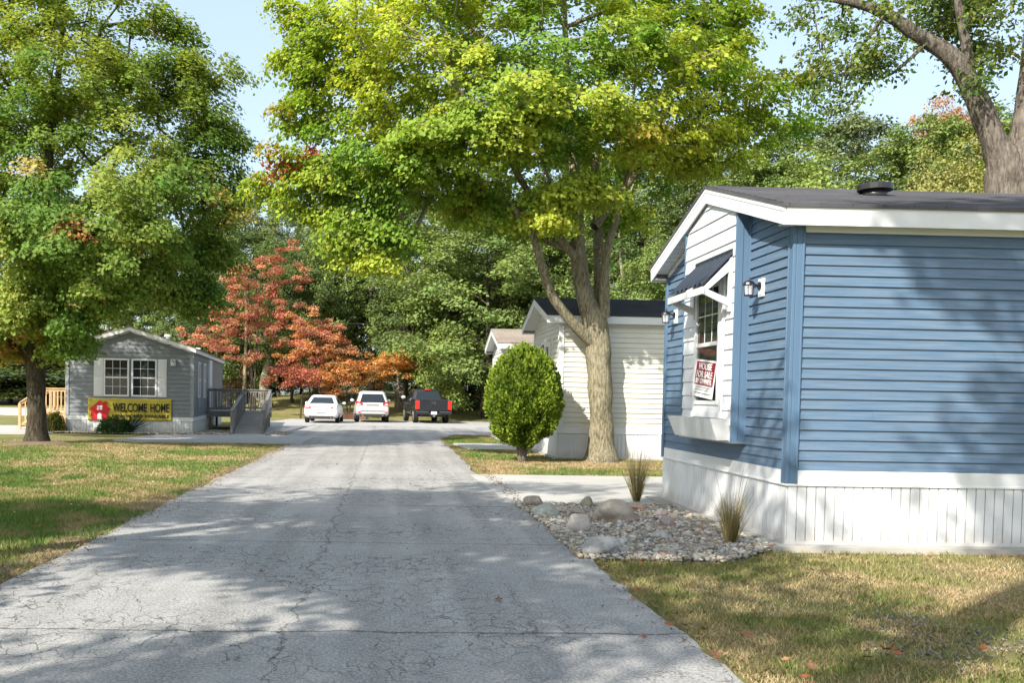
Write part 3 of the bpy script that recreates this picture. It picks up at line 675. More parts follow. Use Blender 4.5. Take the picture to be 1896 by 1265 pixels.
# ramp, in axes turned like the grey home: x to the right, y back
rp = empty('wooden_ramp', (-7.1, 35.13, 0), R(5), label='weathered grey wooden ramp and deck with railings beside the grey home', cat='ramp')
dz = 0.74
dk = MB()
for i in range(22): dk.box(0.04, 1.40, 4.9 + i * 0.145, 4.9 + i * 0.145 + 0.135, dz - 0.035, dz)
for i in range(9): dk.box(1.41, 2.52, 6.8 + i * 0.145, 6.8 + i * 0.145 + 0.135, dz - 0.035, dz)
dk.build('deck_boards', M['deckboard'], rp)
rb = MB(); n = 52
for i in range(n):
    y_ = -0.35 + i * 7.15 / n; z_ = dz * (i + 0.5) / n; rb.box(1.46, 2.46, y_, y_ + 7.15 / n - 0.010, z_ - 0.03, z_ + 0.002)
rb.build('ramp_boards', M['deckboard'], rp)
fm = MB(); fm.box(0.04, 1.44, 4.86, 4.90, dz - 0.24, dz - 0.0).box(0.04, 2.56, 8.11, 8.15, dz - 0.24, dz).box(2.52, 2.56, 6.8, 8.1, dz - 0.24, dz).box(1.40, 1.44, 4.9, 6.8, dz - 0.24, dz - 0.036)
for x_ in (1.42, 2.50): fm.prism([(x_ - 0.02, -0.35, 0), (x_ - 0.02, -0.35, 0.03), (x_ - 0.02, 6.8, dz - 0.02), (x_ - 0.02, 6.8, dz - 0.24), (x_ - 0.02, 1.9, 0.0)], (0.04, 0, 0))
for x_, y_ in ((0.15, 5.0), (1.3, 5.0), (2.45, 8.0), (0.15, 8.0), (1.3, 8.0)): fm.box(x_ - 0.05, x_ + 0.05, y_ - 0.05, y_ + 0.05, 0, dz - 0.04)
fm.build('frame', M['greywood'], rp)
gw = M['greywood']
rail(rp, gw, (1.42, -0.35), (1.42, 6.75), 0.0, dz, 0.86, posts=5); rail(rp, gw, (2.52, -0.35), (2.52, 6.8), 0.0, dz, 0.86, posts=5)
rail(rp, gw, (2.52, 6.8), (2.52, 8.1), dz, dz, 0.92, first=False); rail(rp, gw, (2.52, 8.1), (0.1, 8.1), dz, dz, 0.92, posts=3, first=False); rail(rp, gw, (1.42, 4.92), (0.08, 4.92), dz, dz, 0.92); rail(rp, gw, (1.42, 4.92), (1.42, 6.75), dz, dz, 0.92, first=False)
# tan deck on the far left
td = empty('wooden_deck', (-11.62, 36.3, 0), R(5), label='new tan wooden deck and steps at the left wall of the grey home', cat='deck')
tw = M['tanwood']
d2 = MB()
for i in range(12): d2.box(-1.25, 0.0, i * 0.145, i * 0.145 + 0.135, 0.57, 0.605)
d2.build('deck_boards', tw, td); MB().box(-1.28, 0.0, -0.04, -0.001, 0.33, 0.60).build('rim_joist', tw, td)
d3 = MB()
for i in range(8): d3.box(-1.26 + i * 0.158, -1.108 + i * 0.158, -0.03, -0.012, 0.0, 0.33)
d3.build('skirt_boards', tw, td)
rail(td, tw, (-1.25, 0.0), (-0.03, 0.0), 0.6, 0.6, 0.95, gap=0.125); rail(td, tw, (-2.05, 0.0), (-1.25, 0.0), 0.05, 0.6, 0.95, gap=0.16); rail(td, tw, (-2.05, 1.2), (-1.25, 1.2), 0.05, 0.6, 0.95, gap=0.16); rail(td, tw, (-1.25, 1.74), (-0.03, 1.74), 0.6, 0.6, 0.95, gap=0.125)
for i in range(3): MB().box(-1.28 - 0.27 * (i + 1), -1.28 - 0.27 * i, 0.05, 1.15, 0.45 - 0.15 * i - 0.04, 0.45 - 0.15 * i).build('step', tw, td)

# overhead cable on the far left
pc = [at(-40, 692, 52), at(0, 698, 48), at(45, 692, 45), at(85, 692, 42), at(126, 705, 36.2)]
tag(MB().tube(pc, 0.012, 5).build('overhead_cable', M['black']), 'thin sagging cable running to the left wall of the grey home', 'cable')

# ------------------------------------------------------------------ cars (local: rear at y=0, front at +y, x right, z up)
def loft(stations, nseg, profile):
    """stations: list of dicts; profile(st) -> list of (x,z) for the right half from bottom centre to top centre"""
    mb = MB(); rings = []
    for st in stations:
        half = profile(st); ring = [(x, st['y'], z) for x, z in half] + [(-x, st['y'], z) for x, z in half[-2:0:-1]]
        rings.append(ring)
    n = len(rings[0])
    for r_ in rings: mb.v += r_
    for i in range(len(rings) - 1):
        for j in range(n): mb.f.append((i * n + j, i * n + (j + 1) % n, (i + 1) * n + (j + 1) % n, (i + 1) * n + j))
    mb.f.append(tuple(range(n))[::-1]); mb.f.append(tuple((len(rings) - 1) * n + j for j in range(n)))
    return mb
def wheel(car, x, y, r, w, side):
    k = empty('wheel'); k.parent = car; k.location = (x, y, r)
    MB().tube([(-w / 2, 0, 0), (-w / 2 + 0.03, 0, 0), (w / 2 - 0.03, 0, 0), (w / 2, 0, 0)], [r - 0.025, r, r, r - 0.025], 28).build('tyre', M['tyre'], k, False)
    o = side * (w / 2 + 0.004); rm = MB(); rm.tube([(o - side * 0.02, 0, 0), (o, 0, 0)], [r * 0.66, r * 0.66], 24)
    for i in range(5):
        a = i * 2 * math.pi / 5; rm.bar((o + side * 0.006, 0.03 * math.cos(a), 0.03 * math.sin(a)), (o + side * 0.006, r * 0.6 * math.cos(a), r * 0.6 * math.sin(a)), 0.05, 0.012, up=(1, 0, 0))
    rm.build('rim', M['rim'], k)
def car_body(mat, car, st, name='body'):
    def prof(s):
        w, zb, zt = s['w'], s['zb'], s['zt']; zm = s.get('zm', (zb + zt) / 2)
        return [(0, zb), (w * 0.80, zb), (w * 0.95, zb + 0.05), (w, zm - 0.1), (w * 0.995, zm + 0.05), (w * 0.965, zt - 0.05), (w * 0.90, zt), (w * 0.45, zt + s.get('cr', 0.02)), (0, zt + s.get('cr', 0.02) * 1.3)]
    mb = loft(st, 0, prof); o = mb.build(name, mat, car, True)
    sb = o.modifiers.new('Subdivision', 'SUBSURF'); sb.levels = 1; sb.render_levels = 2
    return o
def cabin(mat, glass, car, B, Tt, zb, zt, rake=0.9, frames=(0.10, 0.07)):
    """B=(yrear,yfront,halfwidth) at belt, Tt same at roof. windows are panes of their own, slightly proud"""
    (y0, y1, w0), (y2, y3, w1) = B, Tt; mb = MB()
    def ring(t):
        a = y0 + (y2 - y0) * t; b = y1 + (y3 - y1) * t; w = w0 + (w1 - w0) * t; z = zb + (zt - zb) * t
        c = 0.10; return [(-w + c, a, z), (w - c, a, z), (w, a + c * 1.6, z), (w, b - c * 1.6, z), (w - c, b, z), (-w + c, b, z), (-w, b - c * 1.6, z), (-w, a + c * 1.6, z)]
    rs = [ring(t) for t in (0, 0.35, 0.7, 0.93)]; top = [(x * 0.86, (y2 + y3) / 2 + (y - (y2 + y3) / 2) * 0.90, zt + 0.03) for x, y, z in ring(1)]
    rs.append(top)
    for r_ in rs: mb.v += r_
    for i in range(4):
        for j in range(8): mb.f.append((i * 8 + j, i * 8 + (j + 1) % 8, i * 8 + 8 + (j + 1) % 8, i * 8 + 8 + j))
    mb.f.append(tuple(32 + j for j in range(8))); mb.build('cabin', mat, car, True).modifiers.new('Bevel', 'BEVEL').width = 0.02
    def pt(t, fx, y_sel, outx=0.0, outy=0.0):
        a = y0 + (y2 - y0) * t; b = y1 + (y3 - y1) * t; w = w0 + (w1 - w0) * t; return a, b, w, zb + (zt - zb) * t
    lo, hi = 0.06, 0.80
    def rearfront(rear, nm):
        P = []
        for t, f in ((lo, 1), (hi, 1), (hi, -1), (lo, -1)):
            a, b, w, z = pt(t, 0, 0); y = (a - 0.012) if rear else (b + 0.012); P.append(((w - 0.17) * f, y, z))
        MB().prism(P, (0, 0.008 if rear else -0.008, 0)).build(nm, glass, car, bevel=0.003)
    rearfront(True, 'rear_window'); rearfront(False, 'windshield')
    for sgn in (-1, 1):
        segs = frames if isinstance(frames[0], tuple) else ((0.16, 0.50), (0.54, 0.84))
        for u0, u1 in segs:
            P = []
            for t, u in ((lo, u0), (hi, u0 + (0.05 if u0 < 0.3 else 0)), (hi, u1 - (0.04 if u1 > 0.7 else 0)), (lo, u1)):
                a, b, w, z = pt(t, 0, 0); P.append((sgn * (w + 0.010), a + (b - a) * u, z))
            MB().prism(P, (-sgn * 0.008, 0, 0)).build('side_window', glass, car)
def mirror(car, x, y, z, mat, s=1.0):
    MB().ell((x, y, z), (0.10 * s, 0.06, 0.075 * s), 12, 8).box(min(x, x * 0.88), max(x, x * 0.88), y - 0.01, y + 0.03, z - 0.05, z - 0.01).build('side_mirror', mat, car, True)

# white sedan
sed = empty('parked_car', (-3.52, 50.2, 0.004), R(-1.0), label='white sedan parked beside the silver SUV, leftmost of the three vehicles', cat='car', group='vehicles parked at the end of the road')
S = [dict(y=0.0, w=0.74, zb=0.42, zt=0.86), dict(y=0.03, w=0.86, zb=0.34, zt=0.98, zm=0.66), dict(y=0.25, w=0.91, zb=0.26, zt=1.02, zm=0.66), dict(y=0.9, w=0.925, zb=0.22, zt=1.00), dict(y=2.2, w=0.93, zb=0.2, zt=0.97), dict(y=3.5, w=0.925, zb=0.2, zt=0.94), dict(y=4.4, w=0.88, zb=0.22, zt=0.82), dict(y=4.8, w=0.74, zb=0.28, zt=0.66)]
car_body(M['carwhite'], sed, S)
cabin(M['carwhite'], M['carglass'], sed, (0.45, 3.75, 0.84), (1.35, 2.75, 0.62), 0.98, 1.44)
for s in (-1, 1):
    MB().prism([(s * 0.52, -0.035, 0.79), (s * 0.80, 0.0, 0.76), (s * 0.885, 0.16, 0.80), (s * 0.86, 0.10, 0.92), (s * 0.52, -0.02, 0.86)], (0, 0.06, 0)).build('taillight', M['taillens'], sed)
    mirror(sed, s * 1.02, 2.85, 1.03, M['carwhite']); wheel(sed, s * 0.80, 0.95, 0.33, 0.22, s); wheel(sed, s * 0.80, 3.75, 0.33, 0.22, s)
MB().box(-0.62, 0.62, -0.045, 0.1, 0.27, 0.37).build('lower_bumper', M['darkplastic'], sed, bevel=0.02)
MB().box(-0.5, 0.5, -0.028, 0.0, 0.845, 0.86).box(-0.1, 0.1, 0.02, 0.05, 0.955, 0.985).build('chrome_strip', M['chrome'], sed)
MB().box(-0.24, 0.24, -0.03, 0.0, 0.54, 0.555).build('trunk_seam', M['darkplastic'], sed)
for s in (-1, 1): MB().tube([(s * 0.52, -0.06, 0.31), (s * 0.52, 0.1, 0.31)], 0.04, 10).build('exhaust_pipe', M['chrome'], sed)
# silver suv
suv = empty('parked_car', (-0.88, 53.0, 0.006), R(3.5), label='silver SUV with roof rails parked between the white sedan and black pickup', cat='car', group='vehicles parked at the end of the road')
S = [dict(y=0.0, w=0.80, zb=0.48, zt=0.98), dict(y=0.04, w=0.90, zb=0.40, zt=1.10, zm=0.78), dict(y=0.3, w=0.945, zb=0.32, zt=1.12, zm=0.78), dict(y=1.2, w=0.95, zb=0.28, zt=1.10), dict(y=3.3, w=0.95, zb=0.28, zt=1.07), dict(y=4.2, w=0.91, zb=0.3, zt=0.98), dict(y=4.65, w=0.78, zb=0.36, zt=0.8)]
car_body(M['carsilver'], suv, S)
cabin(M['carsilver'], M['carglass'], suv, (0.05, 3.55, 0.90), (0.45, 2.7, 0.68), 1.06, 1.70, frames=((0.12, 0.32), (0.35, 0.6), (0.63, 0.88)))
for s in (-1, 1):
    MB().prism([(s * 0.55, -0.03, 0.97), (s * 0.84, -0.01, 0.93), (s * 0.94, 0.14, 1.0), (s * 0.90, 0.10, 1.18), (s * 0.82, 0.04, 1.16), (s * 0.56, -0.02, 1.08)], (0, 0.09, 0)).build('taillight', M['taillens'], suv)
    MB().box(*sorted((s * 0.66, s * 0.80)), -0.03, 0.05, 0.555, 0.60).build('reflector', M['taillens'], suv)
    MB().tube([(s * 0.62, 0.9, 1.76), (s * 0.64, 1.0, 1.79), (s * 0.64, 2.4, 1.79), (s * 0.62, 2.5, 1.75)], 0.022, 8).build('roof_rail', M['darkplastic'], suv)
    mirror(suv, s * 1.06, 2.95, 1.20, M['carsilver'], 1.15); wheel(suv, s * 0.82, 0.95, 0.36, 0.235, s); wheel(suv, s * 0.82, 3.65, 0.36, 0.235, s)
    MB().tube([(s * 0.55, -0.05, 0.385), (s * 0.55, 0.1, 0.385)], 0.045, 10).build('exhaust_pipe', M['chrome'], suv)
MB().box(-0.72, 0.72, -0.045, 0.15, 0.34, 0.475).build('lower_bumper', M['darkplastic'], suv, bevel=0.02)
MB().box(-0.34, 0.34, -0.03, 0.0, 0.955, 0.985).build('chrome_strip', M['chrome'], suv); MB().box(-0.65, 0.65, -0.028, 0.0, 0.63, 0.645).build('bumper_seam', M['darkplastic'], suv)
# black pickup
trk = empty('parked_truck', (2.50, 53.1, 0.006), R(7), label='black pickup truck with big red taillights, rightmost of the three vehicles', cat='pickup truck', group='vehicles parked at the end of the road')
S = [dict(y=2.0, w=0.97, zb=0.42, zt=1.30), dict(y=2.1, w=1.0, zb=0.40, zt=1.33), dict(y=4.2, w=1.0, zb=0.40, zt=1.28), dict(y=5.3, w=0.99, zb=0.42, zt=1.22), dict(y=5.85, w=0.92, zb=0.45, zt=1.1)]
car_body(M['carblack'], trk, S)
bd = MB()
for s in (-1, 1): bd.box(*sorted((s * 0.84, s * 1.0)), 0.12, 2.02, 0.62, 1.34)
bd.box(-0.84, 0.84, 0.12, 2.02, 0.62, 0.75)
bd.build('truck_bed', M['carblack'], trk, bevel=0.03)
MB().box(-0.80, 0.80, 0.03, 0.13, 0.68, 1.33).build('tailgate', M['carblack'], trk, bevel=0.03); MB().box(-0.15, 0.15, 0.012, 0.03, 1.13, 1.21).build('tailgate_handle', M['darkplastic'], trk, bevel=0.01)
MB().tube([(-0.10, 0.015, 1.05), (-0.04, 0.015, 1.10), (0.04, 0.015, 1.10), (0.10, 0.015, 1.05)], 0.012, 6).build('tailgate_emblem', M['chrome'], trk)
MB().box(-0.80, 0.80, 0.02, 0.035, 1.305, 1.335).build('tailgate_spoiler', M['darkplastic'], trk)
cabin(M['carblack'], M['carglass'], trk, (2.05, 4.6, 0.92), (2.35, 3.85, 0.72), 1.28, 1.88, frames=((0.10, 0.40), (0.46, 0.84)))
MB().box(-0.16, 0.16, 2.28, 2.34, 1.86, 1.90).build('third_brake_light', M['taillens'], trk)
for s in (-1, 1):
    MB().box(*sorted((s * 0.79, s * 1.012)), 0.04, 0.24, 0.76, 1.26).build('taillight', M['taillens'], trk, bevel=0.02)
    wheel(trk, s * 0.86, 1.15, 0.41, 0.26, s); wheel(trk, s * 0.86, 4.85, 0.41, 0.26, s); mirror(trk, s * 1.14, 4.05, 1.42, M['carsilver'] if s < 0 else M['carblack'], 1.35)
MB().box(-1.0, -0.30, -0.06, 0.10, 0.50, 0.68).box(0.30, 1.0, -0.06, 0.10, 0.50, 0.68).box(-0.3, 0.3, -0.04, 0.10, 0.46, 0.60).build('rear_bumper', M['carblack'], trk, bevel=0.03)
MB().box(-0.98, -0.3, -0.075, -0.06, 0.63, 0.66).box(0.3, 0.98, -0.075, -0.06, 0.63, 0.66).build('bumper_trim', M['chrome'], trk)
MB().box(-0.16, 0.16, -0.07, -0.04, 0.50, 0.66).build('licence_plate', M['whiteplastic'], trk); MB().box(-0.05, 0.05, -0.12, 0.1, 0.36, 0.44).build('tow_hitch', M['galv'], trk)
MB().box(-0.7, 0.7, 0.2, 5.2, 0.36, 0.5).build('chassis', M['darkplastic'], trk)

# ------------------------------------------------------------------ trees
def leaf_cloud(rng, C, n, rad, size, tint, ub=0.8, droop=0.25, outc=None, ob=0.4, jit=0.12, asp=0.85, elong=1.0):
    """C (N,3) clump centres, tint (N,3) clump colours -> arrays for kite-shaped folded leaves"""
    N = len(C); idx = np.repeat(np.arange(N), n); K = len(idx)
    u = rng.normal(size=(K, 3)); u /= np.linalg.norm(u, axis=1)[:, None]; r_ = rng.rand(K) ** 0.45
    off = u * r_[:, None]; P = off * np.asarray(rad); P[:, 2] -= droop * (off[:, 0] ** 2 + off[:, 1] ** 2); P = P * (0.75 + 0.5 * rng.rand(N))[idx][:, None] + C[idx]
    nr = rng.normal(size=(K, 3)) * 0.55; nr[:, 2] += ub
    if outc is not None:
        o = C[idx] - outc; o /= np.linalg.norm(o, axis=1)[:, None] + 1e-6; nr += o * ob
    nr += off * np.array([0.5, 0.5, 0.3]); nr /= np.linalg.norm(nr, axis=1)[:, None]
    t = rng.normal(size=(K, 3)); t[:, 2] -= 0.4; t -= nr * (t * nr).sum(1)[:, None]; t /= np.linalg.norm(t, axis=1)[:, None]; b = np.cross(nr, t)
    s = size * (0.6 + 0.65 * rng.rand(K))[:, None]; l = t * s * elong; w = b * s * asp * 0.5
    V = np.empty((K, 4, 3), np.float32); V[:, 0] = P; V[:, 1] = P + l * 0.45 + w + nr * s * 0.10; V[:, 2] = P + l; V[:, 3] = P + l * 0.45 - w + nr * s * 0.10
    base = (np.arange(K) * 4)[:, None]; F = np.concatenate([base + np.array([0, 1, 2]), base + np.array([0, 2, 3])], 0)
    c = tint[idx] * (1 + jit * rng.normal(size=(K, 1))) * (1 + 0.06 * rng.normal(size=(K, 3))); c = np.clip(c, 0.004, 0.9)
    return V.reshape(-1, 3), F, np.repeat(c, 4, 0)
def grow(rng, paths, A, step=0.9, rtip=0.012, expn=0.47, sag=0.06):
    """paths: fixed limbs [(x,y,z,r)...] ; A: attractor points. Returns edges of the grown branches"""
    P = []; par = []; fixed = []; rad = []
    for pth in paths:
        prev = -1
        for i, q in enumerate(pth):
            q = np.array(q, float)
            if i == 0 and P:
                d = np.linalg.norm(np.array(P) - q[:3], axis=1); prev = int(d.argmin())
            elif i > 0:
                a = np.array(pth[i - 1], float); L_ = np.linalg.norm(q[:3] - a[:3]); k = max(1, int(L_ / 0.5))
                for j in range(1, k):
                    P.append(a[:3] + (q[:3] - a[:3]) * j / k); par.append(prev); fixed.append(True); rad.append(a[3] + (q[3] - a[3]) * j / k); prev = len(P) - 1
            P.append(q[:3]); par.append(prev); fixed.append(True); rad.append(q[3]); prev = len(P) - 1
    P = list(P); arr = np.zeros((len(P) + len(A) * 14, 3)); arr[:len(P)] = P; n = len(P); nfix = n
    cand0 = 0
    zmin = min(p[2] for p in A) if len(A) else 0
    d0 = np.array([np.linalg.norm(arr[:n] - a, axis=1).min() for a in A]); order = np.argsort(d0); tips = []
    lowz = max(arr[0, 2] + 1.2, min(zmin - 1.5, arr[nfix - 1, 2]))
    for ai in order:
        a = A[ai]; dv = a - arr[:n]; d = np.linalg.norm(dv, axis=1); cost = d + 0.7 * np.maximum(0, arr[:n, 2] - a[2]); cost[arr[:n, 2] < lowz] += 50
        pi = int(cost.argmin()); L_ = d[pi]; k = max(1, int(L_ / step)); prev = pi; s0 = arr[pi].copy(); bend = rng.normal(size=3) * 0.12 * L_
        for j in range(1, k + 1):
            t = j / k; q = s0 + (a - s0) * t + bend * math.sin(math.pi * t) + np.array([0, 0, sag * L_ * math.sin(math.pi * t)])
            if n >= len(arr): break
            arr[n] = q; par.append(prev); fixed.append(False); rad.append(0); prev = n; n += 1
        tips.append(prev)
    cnt = np.zeros(n); 
    for t in tips: cnt[t] += 1
    for i in range(n - 1, -1, -1):
        if par[i] >= 0: cnt[par[i]] += cnt[i]
    for i in range(n):
        if not fixed[i]: rad[i] = rtip * max(cnt[i], 1) ** expn
    for i in range(n):
        if not fixed[i] and fixed[par[i]]: rad[i] = min(rad[i], rad[par[i]] * 0.7)
        elif not fixed[i]: rad[i] = min(rad[i], rad[par[i]])
    E_ = [(par[i], i) for i in range(n) if not fixed[i]]
    return arr[:n], np.array(rad), E_
def frusta(P, rad, E_, sides=5):
    E_ = np.array(E_); a, b = P[E_[:, 0]], P[E_[:, 1]]; ra, rb = np.minimum(rad[E_[:, 0]], rad[E_[:, 1]] * 1.35), rad[E_[:, 1]]
    d = b - a; L_ = np.linalg.norm(d, axis=1)[:, None] + 1e-6; d = d / L_; ref = np.where(np.abs(d[:, 2:3]) < 0.9, np.array([[0, 0, 1.0]]), np.array([[1.0, 0, 0]]))
    u = np.cross(d, ref); u /= np.linalg.norm(u, axis=1)[:, None]; v = np.cross(d, u); m = len(E_); V = np.empty((m, 2, sides, 3))
    for j in range(sides):
        t = 2 * math.pi * j / sides; q = u * math.cos(t) + v * math.sin(t); V[:, 0, j] = a - d * ra[:, None] * 0.4 + q * ra[:, None]; V[:, 1, j] = b + q * rb[:, None]
    base = (np.arange(m) * 2 * sides)[:, None]; F = np.concatenate([base + np.array([j, (j + 1) % sides, sides + (j + 1) % sides, sides + j]) for j in range(sides)], 0)
    return V.reshape(-1, 3), F
def smooth_path(p, k=5):
    out = []; q = [np.array(x, float) for x in p]
    for i in range(len(q) - 1):
        p0 = q[max(i - 1, 0)]; p1 = q[i]; p2 = q[i + 1]; p3 = q[min(i + 2, len(q) - 1)]
        for j in range(k):
            t = j / k; out.append(0.5 * ((2 * p1) + (-p0 + p2) * t + (2 * p0 - 5 * p1 + 4 * p2 - p3) * t * t + (-p0 + 3 * p1 - 3 * p2 + p3) * t ** 3))
    out.append(q[-1]); return out
def tree(name, loc, paths, A, tint, bark, leafm, nleaf, rad, size, seed, label, cat='tree', group=None, droop=0.25, ub=0.8, ob=0.4, flare=0.0, tn=0.12, outc=None, rtip=0.012, elong=1.0, asp=0.85, keep=None, minr=0.0):
    """paths & A in local coordinates"""
    rng = np.random.RandomState(seed); t = empty(name, loc, label=label, cat=cat, group=group)
    P, rd, E_ = grow(rng, paths, A, rtip=rtip); mb = MB()
    for pi, pth in enumerate(paths):
        sp = smooth_path(pth, 6); pts = [p[:3] for p in sp]; rr = [p[3] for p in sp]
        if pi == 0 and flare:
            h0 = pts[0][2]; extra = [(pts[0][0], pts[0][1], -0.15)] ; rr2 = []
            rr = [r_ * (1 + flare * math.exp(-max(0, p[2]) / 0.22)) for p, r_ in zip(pts, rr)]
        mb.tube(pts, rr, 18 if pi == 0 else 12, True, tn, seed + pi)
    V1 = np.array(mb.v); f4 = [f for f in mb.f if len(f) == 4]; caps = [f for f in mb.f if len(f) != 4]
    if len(E_):
        V2, F2 = frusta(P, rd, E_)
        me = mesh_np('trunk', np.concatenate([V1, V2]), np.concatenate([np.array(f4), F2 + len(V1)]))
    else: me = mesh_np('trunk', V1, np.array(f4))
    link('trunk', me, bark, t, smooth=True)
    if nleaf:
        V_, F_, c_ = leaf_cloud(rng, A, nleaf, rad, size, tint, droop=droop, ub=ub, ob=ob, outc=np.array(outc) if outc is not None else A.mean(0) - np.array([0, 0, 2.0]), elong=elong, asp=asp)
        link('crown', mesh_np('crown', V_, F_, c_), leafm, t)
    return t
def blobs(rng, specs):
    """specs: (cx,cy,cz,rx,ry,rz,n, shell) -> points"""
    out = []
    for cx, cy, cz, rx, ry, rz, n, sh in specs:
        u = rng.normal(size=(n, 3)); u /= np.linalg.norm(u, axis=1)[:, None]; r_ = sh + (1 - sh) * rng.rand(n); out.append(u * r_[:, None] * np.array([rx, ry, rz]) + np.array([cx, cy, cz]))
    return np.concatenate(out)
def pick(rng, n, cols, w):
    c = np.array(cols); i = rng.choice(len(c), n, p=np.array(w) / sum(w)); return c[i]

# --- the big maple in the middle
mx, my = 5.22, 23.35
rng = np.random.RandomState(11)
def W_(px, py, Y=23.5): p = at(px, py, Y); return (p.x - mx, p.y - my, p.z)
paths = [[(0, 0, -0.2, .31), (0.0, 0, .6, .29), (-.05, .02, 1.6, .285), (-.12, .05, 2.6, .29), (-.20, .05, 3.3, .30), (*W_(1082, 545), .225), (*W_(1072, 470), .18), (*W_(1068, 400), .15), (*W_(1062, 300, 24), .12), (*W_(1050, 150, 24), .09), (*W_(1045, 0, 24), .05)],
         [(-.15, .02, 2.75, .16), (*W_(1052, 588, 23.1), .13), (*W_(1022, 545, 22.9), .11), (*W_(1003, 490, 22.7), .095), (*W_(985, 435, 22.4), .08), (*W_(950, 380, 22), .05)],
         [(-.06, .1, 3.1, .20), (*W_(1110, 520, 23.9), .145), (*W_(1108, 440, 24.3), .125), (*W_(1104, 340, 24.6), .12), (*W_(1100, 240, 25), .09), (*W_(1120, 100, 25.4), .05)],
         [(-.02, 0, 3.5, .15), (*W_(1122, 480, 23.2), .10), (*W_(1140, 405, 23), .085), (*W_(1160, 330, 22.8), .06), (*W_(1190, 240, 22.6), .04)],
         [(*W_(1075, 490), .12), (*W_(1030, 430, 23.2), .085), (*W_(975, 350, 22.8), .075), (*W_(930, 270, 22.4), .075), (*W_(880, 200, 22), .05)],
         [(*W_(1060, 460), .12), (*W_(960, 420, 24), .09), (*W_(880, 330, 24.5), .07), (*W_(790, 250, 24.6), .05), (*W_(690, 200, 24.6), .03)],
         [(*W_(1100, 420, 24), .12), (*W_(1170, 330, 24.6), .09), (*W_(1260, 240, 25.2), .07), (*W_(1370, 180, 25.4), .04)]]
sp = []
def bl(px, py, Y, rx, rz, n, ry=None, sh=0.3):
    p = at(px, py, Y); sp.append((p.x - mx, p.y - my, p.z, rx, ry or rx, rz, n, sh))
bl(1000, 60, 23.5, 5.2, 2.9, 190, 5.0, .35); bl(760, 140, 23.2, 3.4, 2.0, 95); bl(620, 100, 23.5, 1.9, 1.6, 34); bl(560, 210, 23.5, 1.1, .6, 14); bl(565, 90, 23.5, .9, .35, 8); bl(585, 140, 23.3, .7, .25, 6); bl(560, 20, 23.5, 1.0, .5, 9)
bl(640, 285, 22.6, 2.3, .9, 48); bl(510, 330, 22.8, 1.0, .7, 14); bl(570, 370, 22.6, 1.3, .6, 16); bl(720, 330, 22, 1.9, .8, 34); bl(660, 400, 22.0, .8, .7, 12); bl(640, 440, 22, .45, .7, 9); bl(720, 430, 21.8, .7, .6, 12); bl(700, 480, 21.8, .45, .5, 8)
bl(800, 290, 21.6, 1.8, .8, 34); bl(860, 220, 21.2, 2.0, .9, 34); bl(960, 230, 20.6, 1.5, .8, 26); bl(1000, 160, 20, 2.2, 1.0, 34); bl(960, 400, 23, 1.3, .5, 15); bl(900, 380, 24, 1.6, .6, 20); bl(840, 370, 23, 1.3, .55, 15)
bl(1060, 360, 21.6, 1.0, .32, 15); bl(1030, 400, 21.4, .55, .22, 8); bl(1085, 330, 21.3, .5, .2, 5); bl(1150, 250, 21.4, 1.4, .7, 24); bl(1230, 240, 22, 1.8, .7, 30); bl(1330, 240, 23, 1.6, .6, 24); bl(1320, 150, 23.5, 1.7, 1.2, 34); bl(1320, 60, 24, 1.3, 1.1, 22)
bl(1440, 210, 24, 1.4, .5, 14); bl(1455, 150, 24, .8, .3, 6); bl(1320, 300, 23, 1.1, .35, 12); bl(1200, 120, 21, 2.2, 1.2, 36); bl(1180, 300, 25.5, 2.2, .9, 22); bl(1000, 300, 26.5, 3.0, 1.0, 30); bl(1150, 400, 25, .7, .5, 9); bl(1220, 60, 24, 2.1, 1.4, 38)
bl(1000, -120, 24, 5.0, 2.6, 90); bl(820, -80, 24, 3.6, 2.4, 50); bl(1200, -90, 24, 2.6, 2.0, 36)
A = blobs(rng, sp); ca = np.array([0, 0, 7.5])
g1 = fbm(A[:, 0] * 0.55 + 40, A[:, 2] * 0.7 + A[:, 1] * .5 + 30, 3); low = np.clip((8.8 - A[:, 2]) / 4, 0, 1); fr_ = np.clip(-A[:, 1] / 3.0, -0.2, 1); k = np.clip((g1 - .5) * 2.6 + .32 + .25 * low + .22 * fr_, 0, 1)[:, None]
tc = (1 - k) * np.array([.17, .29, .045]) + k * np.array([.42, .48, .07]); rr_ = rng.rand(len(A)); tc[rr_ < .012] = (.34, .30, .05)
redp = np.array([at(545, 300, 22.4).x - mx, at(545, 300, 22.4).y - my, at(545, 300, 22.4).z]); A = np.concatenate([A, redp + rng.normal(size=(4, 3)) * .15]); tc = np.concatenate([tc, np.full((4, 3), (.42, .12, .05))])
tree('maple_tree', (mx, my, 0), paths, A, tc, M['bark'], M['leaf'], 165, (.50, .50, .17), .105, 21, 'tall yellow green maple with pale forked trunk between the cream home and the driveway', flare=.55, droop=.32, tn=.16, ob=.7)

